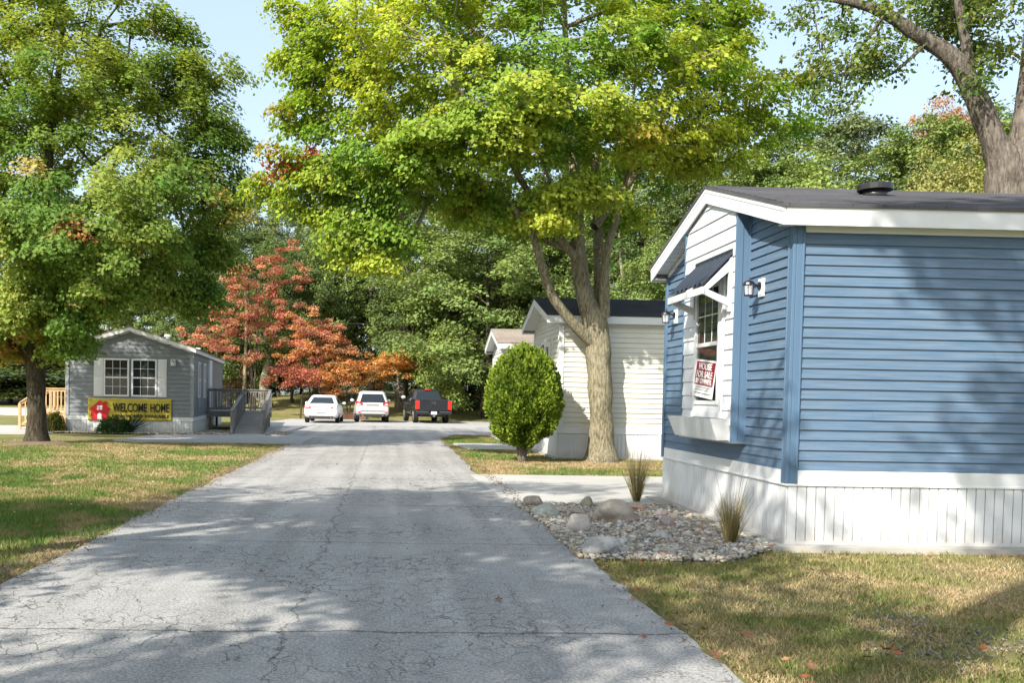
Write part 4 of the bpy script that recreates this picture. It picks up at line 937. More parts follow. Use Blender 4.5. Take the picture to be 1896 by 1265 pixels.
# --- the maple on the left
lx, ly = -9.73, 26.9
rng = np.random.RandomState(12)
def W2(px, py, Y=26.9): p = at(px, py, Y); return (p.x - lx, p.y - ly, p.z)
paths = [[(0, 0, -.2, .27), (.02, 0, .8, .245), (0, 0, 1.7, .24), (-.02, 0, 2.5, .27), (*W2(75, 585), .2), (*W2(95, 450), .16), (*W2(90, 300), .12), (*W2(110, 120), .08), (*W2(120, -60), .05)],
         [(-.03, 0, 2.25, .16), (*W2(38, 650), .10), (*W2(0, 620), .08), (*W2(-40, 580), .06)], [(.0, 0, 2.45, .17), (*W2(95, 600, 26.6), .12), (*W2(150, 480, 26), .09), (*W2(220, 370, 25.5), .06)],
         [(.05, .05, 2.6, .15), (*W2(130, 590, 27.5), .10), (*W2(230, 520, 28), .08), (*W2(340, 430, 28.3), .05)], [(*W2(90, 480), .1), (*W2(20, 400, 27.5), .08), (*W2(-40, 300, 28), .05)]]
sp = []
def bl(px, py, Y, rx, rz, n, ry=None, sh=0.3):
    p = at(px, py, Y); sp.append((p.x - lx, p.y - ly, p.z, rx, ry or rx, rz, n, sh))
bl(150, 330, 26.9, 4.4, 3.6, 230, 4.6, .4); bl(100, 120, 26.9, 4.0, 2.6, 130, 4, .35); bl(90, -90, 26.9, 3.6, 2.4, 80); bl(240, 130, 26.6, 1.7, 1.2, 30); bl(330, 110, 26.6, 1.3, .5, 15); bl(400, 140, 26.5, 1.0, .4, 10); bl(300, 40, 26.6, .8, .35, 7); bl(340, 60, 26.6, .5, .25, 5)
bl(350, 190, 26.5, 1.4, .6, 20); bl(400, 230, 26.5, .9, .45, 10); bl(430, 255, 26.5, .7, .4, 8); bl(350, 300, 26.4, 1.7, .9, 32); bl(400, 370, 26.6, 1.2, .9, 22); bl(370, 450, 26.6, 1.3, .8, 22); bl(410, 470, 26.5, .6, .5, 7); bl(360, 540, 26.4, .9, .6, 14); bl(310, 535, 26, 1.1, .5, 18)
bl(215, 520, 25.6, 2.0, .6, 40); bl(100, 560, 25.2, 1.7, .5, 30); bl(90, 600, 25.6, 1.0, .3, 12); bl(120, 640, 26.2, .8, .35, 9); bl(20, 560, 25.4, 1.6, .6, 26); bl(-40, 600, 26, 1.4, .6, 18); bl(20, 650, 27.4, .7, .4, 8); bl(190, 470, 24.4, 2.4, 1.1, 50); bl(60, 420, 24, 2.2, 1.4, 48); bl(260, 340, 24, 1.7, 1.1, 34)
bl(-60, 300, 26.9, 3.4, 3.6, 90); bl(-170, 330, 28.5, 3.2, 3.4, 130, 3.2); bl(130, 600, 24.8, .7, .3, 8)
A = blobs(rng, sp); keep = np.ones(len(A), bool)
g1 = fbm(A[:, 0] * .6 + 10, A[:, 2] * .8 + A[:, 1] * .5 + 50, 3); k = np.clip((g1 - .5) * 2.6 + .30, 0, 1)[:, None]
tc = (1 - k) * np.array([.14, .245, .05]) + k * np.array([.33, .39, .09]); rr_ = rng.rand(len(A)); tc[rr_ < .05] = (.42, .34, .11); tc[rr_ < .008] = (.42, .20, .08)
lowleft = (A[:, 0] < .4) & (A[:, 2] < 3.6); tc[lowleft & (rng.rand(len(A)) < .3)] = (.42, .27, .10)
tree('maple_tree', (lx, ly, 0), paths, A, tc, M['barkdark'], M['leaf'], 195, (.50, .50, .26), .105, 22, 'green maple with orange tinted leaf tips standing on the left lawn', flare=.6, droop=.28, ob=.9)
MB().ell((lx + .05, ly - .1, -.03), (1.05, .8, .11), 22, 8).build('mulch_mound', M['dirt'], None, True); tag(bpy.data.objects['mulch_mound'], kind='structure')

# --- the oak behind the blue home
ox_, oy_ = 13.4, 20.8
rng = np.random.RandomState(13)
def W3(px, py, Y=20.8): p = at(px, py, Y); return (p.x - ox_, p.y - oy_, p.z)
paths = [[(.35, 0, -.2, .55), (.3, 0, 3, .47), (*W3(1868, 345), .42), (*W3(1842, 270), .27), (*W3(1812, 190), .24), (*W3(1770, 115), .20), (*W3(1700, 65), .15), (*W3(1640, 25), .12), (*W3(1560, 0), .08), (*W3(1480, -10), .05)],
         [(*W3(1875, 330), .36), (*W3(1893, 240), .25), (*W3(1908, 120), .21), (*W3(1915, 0), .17), (*W3(1900, -150), .1)],
         [(*W3(1800, 170), .13), (*W3(1785, 60), .10), (*W3(1760, -60), .07)], [(*W3(1640, 25), .05), (*W3(1600, 80, 20.4), .035), (*W3(1560, 140, 20.2), .02)], [(*W3(1720, 75), .05), (*W3(1660, 130), .03), (*W3(1620, 150), .015)]]
sp = []
def bl(px, py, Y, rx, rz, n, ry=None, sh=0.2):
    p = at(px, py, Y); sp.append((p.x - ox_, p.y - oy_, p.z, rx, ry or rx, rz, n, sh))
bl(1490, 30, 20, .7, .6, 8); bl(1520, 110, 20.2, .8, .6, 11); bl(1580, 130, 20.4, .8, .5, 11); bl(1620, 110, 20.6, .5, .4, 6); bl(1540, 175, 20.2, .6, .3, 8); bl(1640, 15, 20, .8, .3, 7); bl(1560, 40, 21, .7, .5, 8); bl(1600, 90, 20.3, .8, .4, 9)
bl(1730, 25, 21.8, 1.2, .7, 30); bl(1790, 90, 22, .8, .9, 24, .6); bl(1800, 20, 21.6, 1.2, .6, 22); bl(1860, 15, 20, .8, .4, 8); bl(1840, 90, 21, .3, .4, 3); bl(1650, 110, 20.4, .4, .4, 5); bl(1620, -80, 20.8, 2.4, .9, 30); bl(1800, -100, 20.8, 3, 1.6, 60); bl(1960, 60, 20.8, 1.6, 1.6, 24); bl(1830, 110, 20.4, .5, .3, 4); bl(1815, 150, 20.3, .4, .3, 4)
A = blobs(rng, sp); k = rng.rand(len(A))[:, None] ** 2; tc = (1 - k) * np.array([.09, .16, .045]) + k * np.array([.22, .26, .06])
tree('oak_tree', (ox_, oy_, 0), paths, A, tc, M['barkgrey'], M['leaf'], 44, (.42, .42, .26), .10, 23, 'rugged oak with a thick arching limb rising behind the blue home', droop=.2, ub=.3, elong=1.25, asp=.7, tn=.22, rtip=.007)

# --- woodland kinds (made once, copied)
def proto(name, seed, h, rx, n, nleaf, size, crown0, bark, tintf, label, cat='tree', group=None, rad=(.80, .80, .38), lean=0.0, trunkr=.22, egg=1.0):
    rng = np.random.RandomState(seed); u = rng.normal(size=(n, 3)); u /= np.linalg.norm(u, axis=1)[:, None]; r_ = .35 + .65 * rng.rand(n) ** .6
    zc = (h + crown0) / 2; rz = (h - crown0) / 2; lump = 0.75 + 0.5 * fbm(u[:, 0] * 2.3 + seed, u[:, 2] * 2.3 + u[:, 1] * 1.7 + 9, 2)
    A = u * (r_ * lump)[:, None] * np.array([rx, rx, rz]); A[:, :2] *= (1 - (A[:, 2:3] / rz) * 0.25 * egg); A[:, 2] += zc
    tc = tintf(rng, A)
    pts = [(0, 0, -.6, trunkr * 1.25), (0, 0, .3, trunkr), (lean * .3, 0.05, crown0 * .6, trunkr * .85), (lean * .6, -.1, zc * .8, trunkr * .6), (lean, 0, zc * 1.15, trunkr * .35), (lean, 0, h * .9, trunkr * .1)]
    return tree(name, (0, 0, 0), [pts], A, tc, bark, M['leafobj'], nleaf, rad, size, seed, label, cat, group, outc=(0, 0, zc - rz * .4), rtip=.018, tn=.18)
def tf(cols, w, jit=.22):
    def f(rng, A):
        c = pick(rng, len(A), cols, w); return c * (1 + jit * rng.normal(size=(len(A), 1)))
    return f
GRP = 'trees of the wood behind the parking lot'
WG = [(1, 1, 1), (1.35, 1.22, 1.0), (.75, .85, .85), (1.9, .9, .7)]
pA = proto('broadleaf_tree', 31, 16, 4.6, 230, 190, .17, 3.0, M['barkgrey'], tf(WG, (.5, .3, .17, .03)), '', group=GRP)
pB = proto('broadleaf_tree', 32, 20, 4.0, 230, 180, .17, 6.5, M['barkgrey'], tf(WG, (.45, .35, .16, .04)), '', group=GRP, lean=.6)
pC = proto('broadleaf_tree', 33, 11, 4.2, 220, 190, .15, .8, M['barkdark'], tf(WG, (.5, .36, .12, .02)), '', group=GRP, trunkr=.15)
pD = proto('understorey_tree', 34, 6, 2.4, 90, 120, .15, .3, M['barkdark'], tf(WG, (.5, .3, .15, .05)), '', group='low trees and bushes at the edge of the wood', rad=(.7, .7, .5), trunkr=.08)
used = set(); SUBJ = {}
def put(p, px, Y, pytop, col, label, group=GRP, wscale=1.0, rz=None, seed=[0]):
    seed[0] += 1; r_ = random.Random(seed[0] * 7 + 1)
    o = p if id(p) not in used else copy_tree(p); used.add(id(p)); q = at(px, pytop, Y); gz = float(hgt(q.x, Y)); hh = {pA: 16, pB: 20, pC: 11, pD: 6}[p]
    s = (q.z - gz) / hh; o.location = (q.x, Y, gz); o.scale = (s * wscale, s * wscale, s); o.rotation_euler = (0, 0, rz if rz is not None else r_.uniform(0, 6.28)); o['label'] = label; o['category'] = 'tree'; o['group'] = group
    for c in o.children:
        c.color = (*col, 1)
    return o
DG, MG, LG, YG, OG, BG_ = (.14, .195, .065), (.21, .285, .085), (.27, .35, .10), (.33, .33, .12), (.46, .29, .20), (.21, .26, .13)
rows = [ # proto, px, Y, top px, colour, width, what
 (pC, 905, 62, 372, MG, 1.25, 'broad green tree in full leaf over the right end of the parking lot'), (pC, 800, 66, 470, DG, 1.0, 'dense green tree above the silver SUV and black pickup'), (pA, 990, 67, 330, DG, 1.0, 'tall dark green tree behind the small cream home'),
 (pA, 690, 70, 360, MG, 1.1, 'green woodland tree above the silver SUV'), (pB, 760, 74, 300, DG, 1.0, 'tall dark woodland tree behind the hanging maple branches'), (pA, 600, 72, 420, LG, 1.0, 'light green woodland tree above the white sedan'),
 (pB, 620, 82, 330, BG_, 1.0, 'tall dull green tree behind the red dogwoods'), (pA, 470, 78, 400, DG, 1.0, 'dark tree right of the grey home, behind the red tree'), (pB, 430, 86, 330, MG, 1.0, 'tall tree rising in the gap beside the left maple'), (pC, 545, 68, 430, DG, .8, 'dark green tree at the left shoulder of the red tree'),
 (pC, 380, 72, 500, DG, 1.0, 'dark tree behind the roof of the grey home'), (pA, 300, 80, 420, MG, 1.0, 'woodland tree hidden behind the left maple crown'), (pA, 200, 84, 430, DG, 1.1, 'dark woodland tree beyond the grey home'), (pA, 90, 92, 440, DG, 1.2, 'dark tree across the far road on the left'), (pC, 20, 96, 560, DG, 1.6, 'low dark tree at the left border beyond the far road'), (pA, -60, 94, 440, DG, 1.2, 'dark tree at the far left edge'),
 (pC, 90, 98, 600, DG, 2.0, 'wide dark thicket tree behind the tan deck'),
 (pA, 1080, 62, 300, MG, .9, 'green tree directly behind the forked maple trunk'), (pB, 1060, 78, 230, DG, 1.0, 'tall dark tree high behind the maple trunk'), (pA, 1180, 58, 330, DG, 1.0, 'dark green tree above the cream home roof'), (pC, 1230, 50, 440, MG, .9, 'green tree between the cream home and the blue gable'), (pB, 1290, 62, 270, DG, 1.0, 'dark tree above the blue gable peak'),
 (pA, 1170, 74, 250, MG, 1.0, 'mid green tree far behind the cream home'), (pA, 1390, 56, 250, MG, .9, 'green tree right of the blue gable peak'), (pB, 1450, 66, 215, DG, .9, 'dark narrow tree left of the airy pale tree'), (pA, 1560, 68, 172, BG_, .95, 'airy pale green tree in the middle above the blue roof'), (pC, 1500, 54, 290, LG, 1.0, 'light green tree low above the blue roof'),
 (pC, 1610, 56, 320, DG, 1.0, 'dark tree low behind the round roof vent'), (pA, 1690, 62, 190, MG, .9, 'green tree below the pink topped tree'), (pC, 1790, 48, 285, YG, .8, 'golden yellow tree beside the oak trunk'), (pC, 1740, 52, 300, YG, .6, 'small golden tree above the right part of the blue roof'), (pA, 1850, 60, 150, MG, .9, 'green tree seen through the oak fork'), (pB, 1960, 66, 140, DG, 1.0, 'dark tree at the right edge'), (pA, 1745, 74, 155, OG, .62, 'pink orange topped tree high above the blue roof'),
 (pC, 850, 80, 450, YG, 1.0, 'yellowing tree deep in the wood'), (pB, 880, 90, 300, DG, 1.1, 'tall back row tree left of the maple'), (pB, 1340, 84, 260, BG_, 1.1, 'tall back row tree behind the gable peak'), (pB, 520, 96, 370, BG_, .9, 'tall thin back row tree above the red tree'), (pC, 700, 84, 520, DG, 1.4, 'dark back row tree low behind the parked cars'), (pC, 560, 88, 560, DG, 1.4, 'dark back row tree low behind the white sedan'), (pC, 440, 84, 560, DG, 1.4, 'dark back row tree behind the ramp'), (pC, 980, 76, 500, DG, 1.4, 'dark low tree behind the clipped arborvitae'),
 (pC, 830, 92, 500, DG, 1.6, 'dark low tree far behind the pickup')]
for p, px, Y, tp, c, ws, lb in rows: put(p, px, Y, tp, c, lb, wscale=ws)
G2 = 'low trees and bushes at the edge of the wood'
for px, Y, tp, c, ws, lb in [(880, 68, 640, MG, 1.3, 'green bush right of the black pickup'), (840, 67, 670, YG, 1.0, 'yellow bush above the black pickup'), (930, 66, 600, MG, 1.3, 'tall green bush left of the small cream home'), (800, 72, 690, OG, .7, 'rusty bush just behind the black pickup cab'), (770, 78, 660, DG, 1.6, 'dark bush between the SUV and the pickup'), (690, 78, 650, DG, 1.6, 'dark bush behind the silver SUV'), (620, 80, 660, DG, 1.6, 'dark bush left of the silver SUV'), (560, 80, 650, DG, 1.6, 'dark bush behind the white sedan'),
  (510, 82, 660, DG, 1.6, 'dark bush right of the ramp'), (450, 78, 640, DG, 1.5, 'dark bush behind the ramp railing'), (405, 74, 620, MG, 1.3, 'green bush touching the corner of the grey home'), (430, 72, 660, OG, .9, 'orange bush above the deck railing'), (960, 74, 640, DG, 1.6, 'dark bush behind the arborvitae'), (20, 90, 650, DG, 2.6, 'dark hedge bush across the far road'), (80, 92, 640, DG, 2.6, 'dark hedge bush seen right of the left maple trunk'), (-40, 88, 640, DG, 2.6, 'dark hedge bush at the left border'), (130, 94, 650, DG, 2.6, 'dark hedge bush behind the tan deck'),
  (830, 60.5, 600, LG, .8, 'light green bush overhanging the lawn behind the pickup')]:
    put(pD, px, Y, tp, c, lb, G2, wscale=ws)
# --- red dogwoods (layered)
def dogwood(px, Y, base_px, specs, cols, seed, label, nleaf=120, tr=.06, multi=3):
    q = at(px, base_px, Y); gz = float(hgt(q.x, Y)); rng = np.random.RandomState(seed); pts = []
    for a, b, rw, n, dy in specs:
        c = at(a, b, Y + dy); k = rng.normal(size=(n, 3)) * np.array([rw * .52, rw * .52, .40]); pts.append(k + np.array([c.x - q.x, c.y - q.y, c.z - gz]))
    A = np.concatenate(pts); tc = pick(rng, len(A), cols, [1] * len(cols)) * (1 + .15 * rng.normal(size=(len(A), 1)))
    top = A[:, 2].max(); ps = []
    for i in range(multi):
        a = i * 2.1 + seed; ps.append([(.08 * math.cos(a) * i, .08 * math.sin(a) * i, -.3, tr), (.15 * math.cos(a), .15 * math.sin(a), top * .25, tr * .85), (.35 * math.cos(a), .35 * math.sin(a), top * .5, tr * .6), (.45 * math.cos(a + .3), .4 * math.sin(a), top * .75, tr * .3)])
    return tree('dogwood_tree', (q.x, Y, gz), ps, A, tc, M['barkdark'], M['leaf'], nleaf, (.46, .46, .20), .12, seed, label, group='red leaved trees along the lawn', droop=.10, ub=1.0, ob=.1, rtip=.012)
RD, RO, OR = (.47, .20, .15), (.48, .25, .16), (.54, .32, .14)
dogwood(470, 63, 745, [(525, 465, 1.1, 9, 0), (500, 490, 1.3, 10, .5), (480, 515, 1.4, 12, 0), (440, 505, .8, 7, .5), (430, 530, 1.0, 8, 0), (490, 545, 1.6, 14, 0), (455, 570, 1.8, 14, -.5), (500, 585, 1.7, 16, 0), (410, 575, 1.2, 9, 0), (430, 600, 2.0, 16, -1), (480, 615, 1.8, 16, -.5), (400, 640, 1.8, 14, 0), (440, 650, 1.6, 12, -.5), (540, 600, 1.2, 8, 0), (565, 515, .6, 5, 0), (390, 620, 1.3, 9, 0)], [RD, RD, (.38, .14, .10), RO], 41, 'tall red leaved dogwood in layered tiers right of the grey home', multi=4, tr=.08)
dogwood(575, 61, 745, [(600, 600, 1.2, 10, 0), (570, 620, 1.4, 12, 0), (620, 625, 1.1, 9, 0), (590, 645, 1.7, 16, -.3), (635, 655, 1.1, 9, 0), (555, 640, 1.2, 9, 0), (540, 665, 1.2, 9, .3), (600, 670, 1.4, 10, 0), (560, 585, 1.0, 7, 0)], [RD, RO, (.50, .25, .12)], 42, 'coral red dogwood above the white sedan', multi=3)
dogwood(556, 59.5, 760, [(540, 690, 1.1, 9, 0), (520, 700, .9, 7, 0), (565, 695, 1.0, 8, 0), (545, 710, 1.0, 7, 0), (585, 685, .8, 6, 0)], [(.36, .12, .10), (.42, .16, .11)], 43, 'small dark red dogwood left of the white sedan', multi=1, tr=.055)
dogwood(644, 60, 778, [(640, 680, 1.2, 12, 0), (615, 690, 1.2, 11, 0), (665, 675, 1.0, 9, 0), (600, 700, .9, 8, 0), (640, 700, 1.0, 8, 0), (618, 712, .6, 5, 0)], [OR, (.56, .26, .11)], 44, 'small orange dogwood between the sedan and the SUV', multi=2, tr=.05)
dogwood(700, 62.5, 745, [(735, 660, 1.0, 10, 0), (755, 668, .8, 8, 0), (715, 670, 1.1, 11, 0), (690, 685, 1.1, 10, 0), (740, 680, 1.0, 9, 0), (705, 695, .9, 8, 0), (670, 690, .7, 6, 0)], [OR, (.62, .34, .12)], 45, 'orange leaved sapling over the roof of the silver SUV', multi=2, tr=.06)
# --- bare dead tree and old woodland trunks
q = at(745, 745, 66); gz = float(hgt(q.x, 66)); rng = np.random.RandomState(51)
A = np.array([[at(px, py, 66).x - q.x, rng.normal() * .8, at(px, py, 66).z - gz] for px, py in [(740, 470), (760, 455), (780, 460), (800, 475), (810, 485), (770, 480), (750, 490), (735, 500), (790, 490), (805, 500), (725, 520), (715, 500), (760, 520), (730, 480), (775, 505), (748, 465)]])
tree('dead_tree', (q.x, 66, gz), [[(0, 0, -.5, .55), (-.1, 0, 1.2, .42), (.1, 0, 4, .36), (.2, 0, 7, .26), (.35, 0, 9, .12)]], A, None, M['barkgrey'], None, 0, None, 0, 51, 'thick dark trunk with bare twisted top between the SUV and the pickup', rtip=.025)
for i, (px, Y, r0, tp, bk, lb) in enumerate([(492, 66, .40, 650, M['bark'], 'thick pale trunk right of the ramp'), (452, 70, .16, 560, M['bark'], 'thin pale trunk just right of the deck railing'), (462, 72, .17, 580, M['barkdark'], 'thin dark trunk behind the ramp'), (424, 72, .15, 600, M['bark'], 'slim leaning trunk beside the corner of the grey home'), (604, 70, .45, 620, M['barkgrey'], 'broad grey trunk behind the white sedan'), (585, 69, .16, 640, M['barkdark'], 'slim dark trunk left of the white sedan roof'), (690, 72, .2, 640, M['barkgrey'], 'slim grey trunk above the silver SUV'), (1158, 52, .14, 430, M['bark'], 'slim pale leaning trunk above the cream home roof'), (1010, 60, .14, 480, M['barkdark'], 'slim dark trunk left of the big maple')]):
    q = at(px, 740, Y); gz = float(hgt(q.x, Y)); tz = at(px, tp, Y).z - gz; rng = np.random.RandomState(60 + i)
    A = np.array([[rng.normal() * .8, rng.normal() * .8, tz * (.8 + .4 * rng.rand())] for _ in range(9)])
    tree('bare_trunk_tree', (q.x, Y, gz), [[(0, 0, -.5, r0 * 1.2), (0, 0, .6, r0), (.1 * rng.normal(), 0, tz * .5, r0 * .75), (.3 * rng.normal(), 0, tz, r0 * .5), (.4 * rng.normal(), 0, tz * 1.3, r0 * .2)]], A, np.tile(np.array([[.09, .15, .045]]), (9, 1)), bk, M['leaf'], 60, (.7, .7, .3), .22, 60 + i, lb, group='woodland trunks showing under the leaves', flare=.3)

# --- trees that stand beside and behind the viewer and throw the dappled shade
rng = np.random.RandomState(71)
def shade(loc, h, c0, rx, n, nleaf, seed, label, size=.17, off=(0, 0)):
    rng = np.random.RandomState(seed); u = rng.normal(size=(n, 3)); u /= np.linalg.norm(u, axis=1)[:, None]; r_ = .25 + .75 * rng.rand(n) ** .6; zc = (h + c0) / 2
    A = u * r_[:, None] * np.array([rx, rx, (h - c0) / 2]); A[:, 2] += zc; A[:, 0] += off[0]; A[:, 1] += off[1]; w = np.array([loc[0], loc[1], 0]) + A
    nz_ = fbm((w[:, 0] + .853 * w[:, 2]) * .5 + seed, (w[:, 1] + 1.017 * w[:, 2]) * .42 + 7, 2); lx_, ly_ = w[:, 0] + .853 * w[:, 2], w[:, 1] + 1.017 * w[:, 2]
    ok = (nz_ > (.46 if seed < 84 else .36)) & ~((ly_ > 17.6) & (lx_ < 3.2)) & ~((w[:, 1] > 1.0) & (w[:, 0] > -0.55 * w[:, 1] - 1.6) & (w[:, 0] < 0.75 * w[:, 1] + 1.5) & (w[:, 2] < 1.9 + 0.52 * w[:, 1])); A = A[ok]
    tc = pick(rng, len(A), [(.07, .15, .025), (.2, .24, .04), (.12, .2, .03)], [1, 1, 1])
    return tree('shade_tree', loc, [[(0, 0, -.2, .3), (0, 0, 1.5, .26), (.1, 0, c0 * .8, .24), (off[0] * .8, off[1] * .8, zc, .14), (off[0], off[1], h * .9, .04)]], A, tc, M['barkgrey'], M['leaf'], nleaf, (.75, .75, .35), size, seed, label, group='trees beside and behind the viewpoint', flare=.4)
shade((-8.5, 3.0, 0), 13.5, 3.6, 5.8, 760, 90, 81, 'tree beside the road just left of the viewpoint')
shade((-14.5, 5.5, 0), 12.5, 3.4, 4.8, 420, 85, 82, 'tree on the lawn farther left of the viewpoint')
shade((-6.5, -6.5, 0), 12, 3.5, 4.8, 420, 85, 83, 'tree behind the viewpoint on the left side')
shade((-3.9, -2.6, 0), 15.4, 9.3, 2.3, 190, 95, 84, 'tall leaning tree just behind the viewpoint beside the road', off=(3.35, 1.8))

# --- clipped arborvitae
vx, vy = 3.2, 22.75
b_ = empty('arborvitae', (vx, vy, 0), label='bright green egg shaped arborvitae on a short trunk before the cream home', cat='shrub')
rng = np.random.RandomState(91); n = 52000; u = rng.normal(size=(n, 3)); u /= np.linalg.norm(u, axis=1)[:, None]
zt = np.clip((u[:, 2] + 1) / 2, 0, 1)
lum = fbm(np.arctan2(u[:, 1], u[:, 0]) * 5.5, u[:, 2] * 4.5 + 20, 3); lum2 = vnoise(np.arctan2(u[:, 1], u[:, 0]) * 9 + 60, u[:, 2] * 8 + 40)
prof_ = np.where(u[:, 2] > 0, 1 - .10 * u[:, 2], 1.0); depth = 1 - .16 * (rng.rand(n) ** 1.3) + .24 * (lum - .5) + .16 * (lum2 - .5)
P = np.stack([u[:, 0] * .90 * depth * prof_, u[:, 1] * .90 * depth * prof_, 1.53 + u[:, 2] * 1.16 * depth], 1)
P[:, :2] *= (1 + .10 * (fbm(np.arctan2(u[:, 1], u[:, 0]) * 1.6 + 3, u[:, 2] * 1.8 + 5, 2) - .5))[:, None] * .97; P[:, 0] += .03 * (P[:, 2] - 1.4); rz_ = np.sqrt(P[:, 0] ** 2 + P[:, 1] ** 2)
nrm = np.cross(u, rng.normal(size=(n, 3))); nrm = nrm * .55 + u * .7; nrm /= np.linalg.norm(nrm, axis=1)[:, None]
t = u * .7 + rng.normal(size=(n, 3)) * .35 + np.array([0, 0, .75]); t /= np.linalg.norm(t, axis=1)[:, None]; b = np.cross(nrm, t); b /= np.linalg.norm(b, axis=1)[:, None]
s = (.05 + .05 * rng.rand(n))[:, None]; V = np.stack([P, P + t * s * .5 + b * s * .32, P + t * s, P + t * s * .5 - b * s * .32], 1).reshape(-1, 3)
base = (np.arange(n) * 4)[:, None]; F = base + np.array([0, 1, 2, 3]); kk = np.clip((lum - .5) * 2 + .5 + .3 * rng.normal(size=n), 0, 1)[:, None]
c = (1 - kk) * np.array([.06, .11, .012]) + kk * np.array([.21, .29, .03]); link('foliage', mesh_np('foliage', V, F, np.repeat(c, 4, 0)), M['needle'], b_)
core = MB().ell((0.0, 0, 1.53), (.66, .66, .93), 20, 14).build('dark_core', plain('arborvitae_inner', (.035, .055, .012), .95, .1, .4, 14), b_, True)  # solid dark green egg added inside so the foliage is not see-through
MB().tube([(0, 0, -.1), (0, 0, .08), (-.02, 0, .3), (.02, 0, .6)], [.13, .11, .12, .2], 12, True, .3, 2).tube([(.02, 0, .12), (-.14, .02, .5)], [.05, .07], 8).tube([(.02, 0, .14), (.2, .02, .55)], [.05, .07], 8).build('trunk', M['barkgrey'], b_, True)

# --- low shrubs and yucca
def shrub(name, loc, r3, n, size, cols, seed, label, cat='shrub'):
    rng = np.random.RandomState(seed); s_ = empty(name, loc, label=label, cat=cat); u = rng.normal(size=(n, 3)); u /= np.linalg.norm(u, axis=1)[:, None]; u[:, 2] = np.abs(u[:, 2]) * 1.2 - .25
    C = u * np.array(r3) * (.78 + .3 * rng.rand(n))[:, None]; C[:, 2] += .15; C[:, 2] = np.maximum(C[:, 2], .03); V, F, c = leaf_cloud(rng, C, 14, (.09, .09, .08), size, pick(rng, n, cols, [1] * len(cols)), ub=.5)
    link('foliage', mesh_np('foliage', V, F, c), M['leaf'], s_); MB().ell((0, 0, r3[2] * .3), (r3[0] * .75, r3[1] * .75, r3[2] * .75), 14, 8).build('dark_core', M['barkdark'], s_, True); return s_  # dark solid filler added under the leaves, no real twigs
q = at(212, 803, 34.35); shrub('low_shrub', (q.x, 34.35, 0), (.62, .5, .45), 420, .05, [(.03, .08, .02), (.05, .11, .025)], 101, 'low rounded dark green shrub under the banner')
q = at(97, 800, 34.4); shrub('low_shrub', (q.x, 34.6, 0), (.42, .4, .62), 380, .055, [(.16, .16, .04), (.22, .19, .05), (.10, .14, .03)], 102, 'olive yellow shrub in front of the tan deck')
q = at(233, 803, 34.4); yu = empty('yucca_plant', (q.x, 34.45, 0), label='spiky dark yucca in front of the banner beside the low shrub', cat='plant')
def blades(n, seed, rbase, L0, L1, w, spread, curl, cols, seg=5, up=1.0):
    rng = np.random.RandomState(seed); V = []; F = []; C = []
    for i in range(n):
        a = rng.rand() * 6.283; r_ = rbase * math.sqrt(rng.rand()); p = np.array([r_ * math.cos(a), r_ * math.sin(a), 0.0]); out = np.array([math.cos(a), math.sin(a), 0]) ; out += rng.normal(size=3) * .5; out[2] = 0
        L_ = rng.uniform(L0, L1); ang = spread * rng.rand() ** .7; d = np.array([0, 0, up]) + out * ang; d /= np.linalg.norm(d); sd_ = np.cross(d, np.array([math.cos(a + 1), math.sin(a + 1), 0.2])); sd_ /= np.linalg.norm(sd_); b0 = len(V); ww = w * rng.uniform(.6, 1.3)
        for j in range(seg + 1):
            t = j / seg; V += [p + sd_ * ww * (1 - t) ** .6 * .5, p - sd_ * ww * (1 - t) ** .6 * .5]; p = p + d * L_ / seg; d = d + out * curl * t - np.array([0, 0, curl * t * .8]); d /= np.linalg.norm(d)
        for j in range(seg): F.append((b0 + 2 * j, b0 + 2 * j + 1, b0 + 2 * j + 3, b0 + 2 * j + 2))
        C += [np.array(cols[rng.randint(len(cols))]) * rng.uniform(.7, 1.25)] * (2 * (seg + 1))
    return mesh_np('blades', V, F, np.array(C))
link('leaves', blades(90, 5, .1, .6, 1.0, .045, 1.1, .10, [(.03, .06, .045), (.05, .085, .06), (.04, .07, .04)]), M['blade'], yu)
def ograss(px, py, seed, label, hh=.52):
    q = gnd(px, py); g = empty('ornamental_grass', (q.x, q.y, 0.02), label=label, cat='grass clump', group='dry grass clumps in the stone bed')
    link('blades', blades(420, seed, .05, hh * .5, hh, .005, .24, .15, [(.34, .27, .13), (.26, .22, .10), (.20, .20, .09), (.42, .34, .18)]), M['blade'], g)
    link('seed_stalks', blades(14, seed + 1, .045, hh * 1.05, hh * 1.5, .006, .20, .05, [(.16, .14, .09), (.22, .18, .11)], 6), M['blade'], g)
    return g
ograss(1178, 931, 111, 'dry ornamental grass clump by the driveway, farther of the two in the stone bed', .85); ograss(1352, 1012, 113, 'dry straw coloured grass clump against the white skirting at the front of the stone bed', .66)

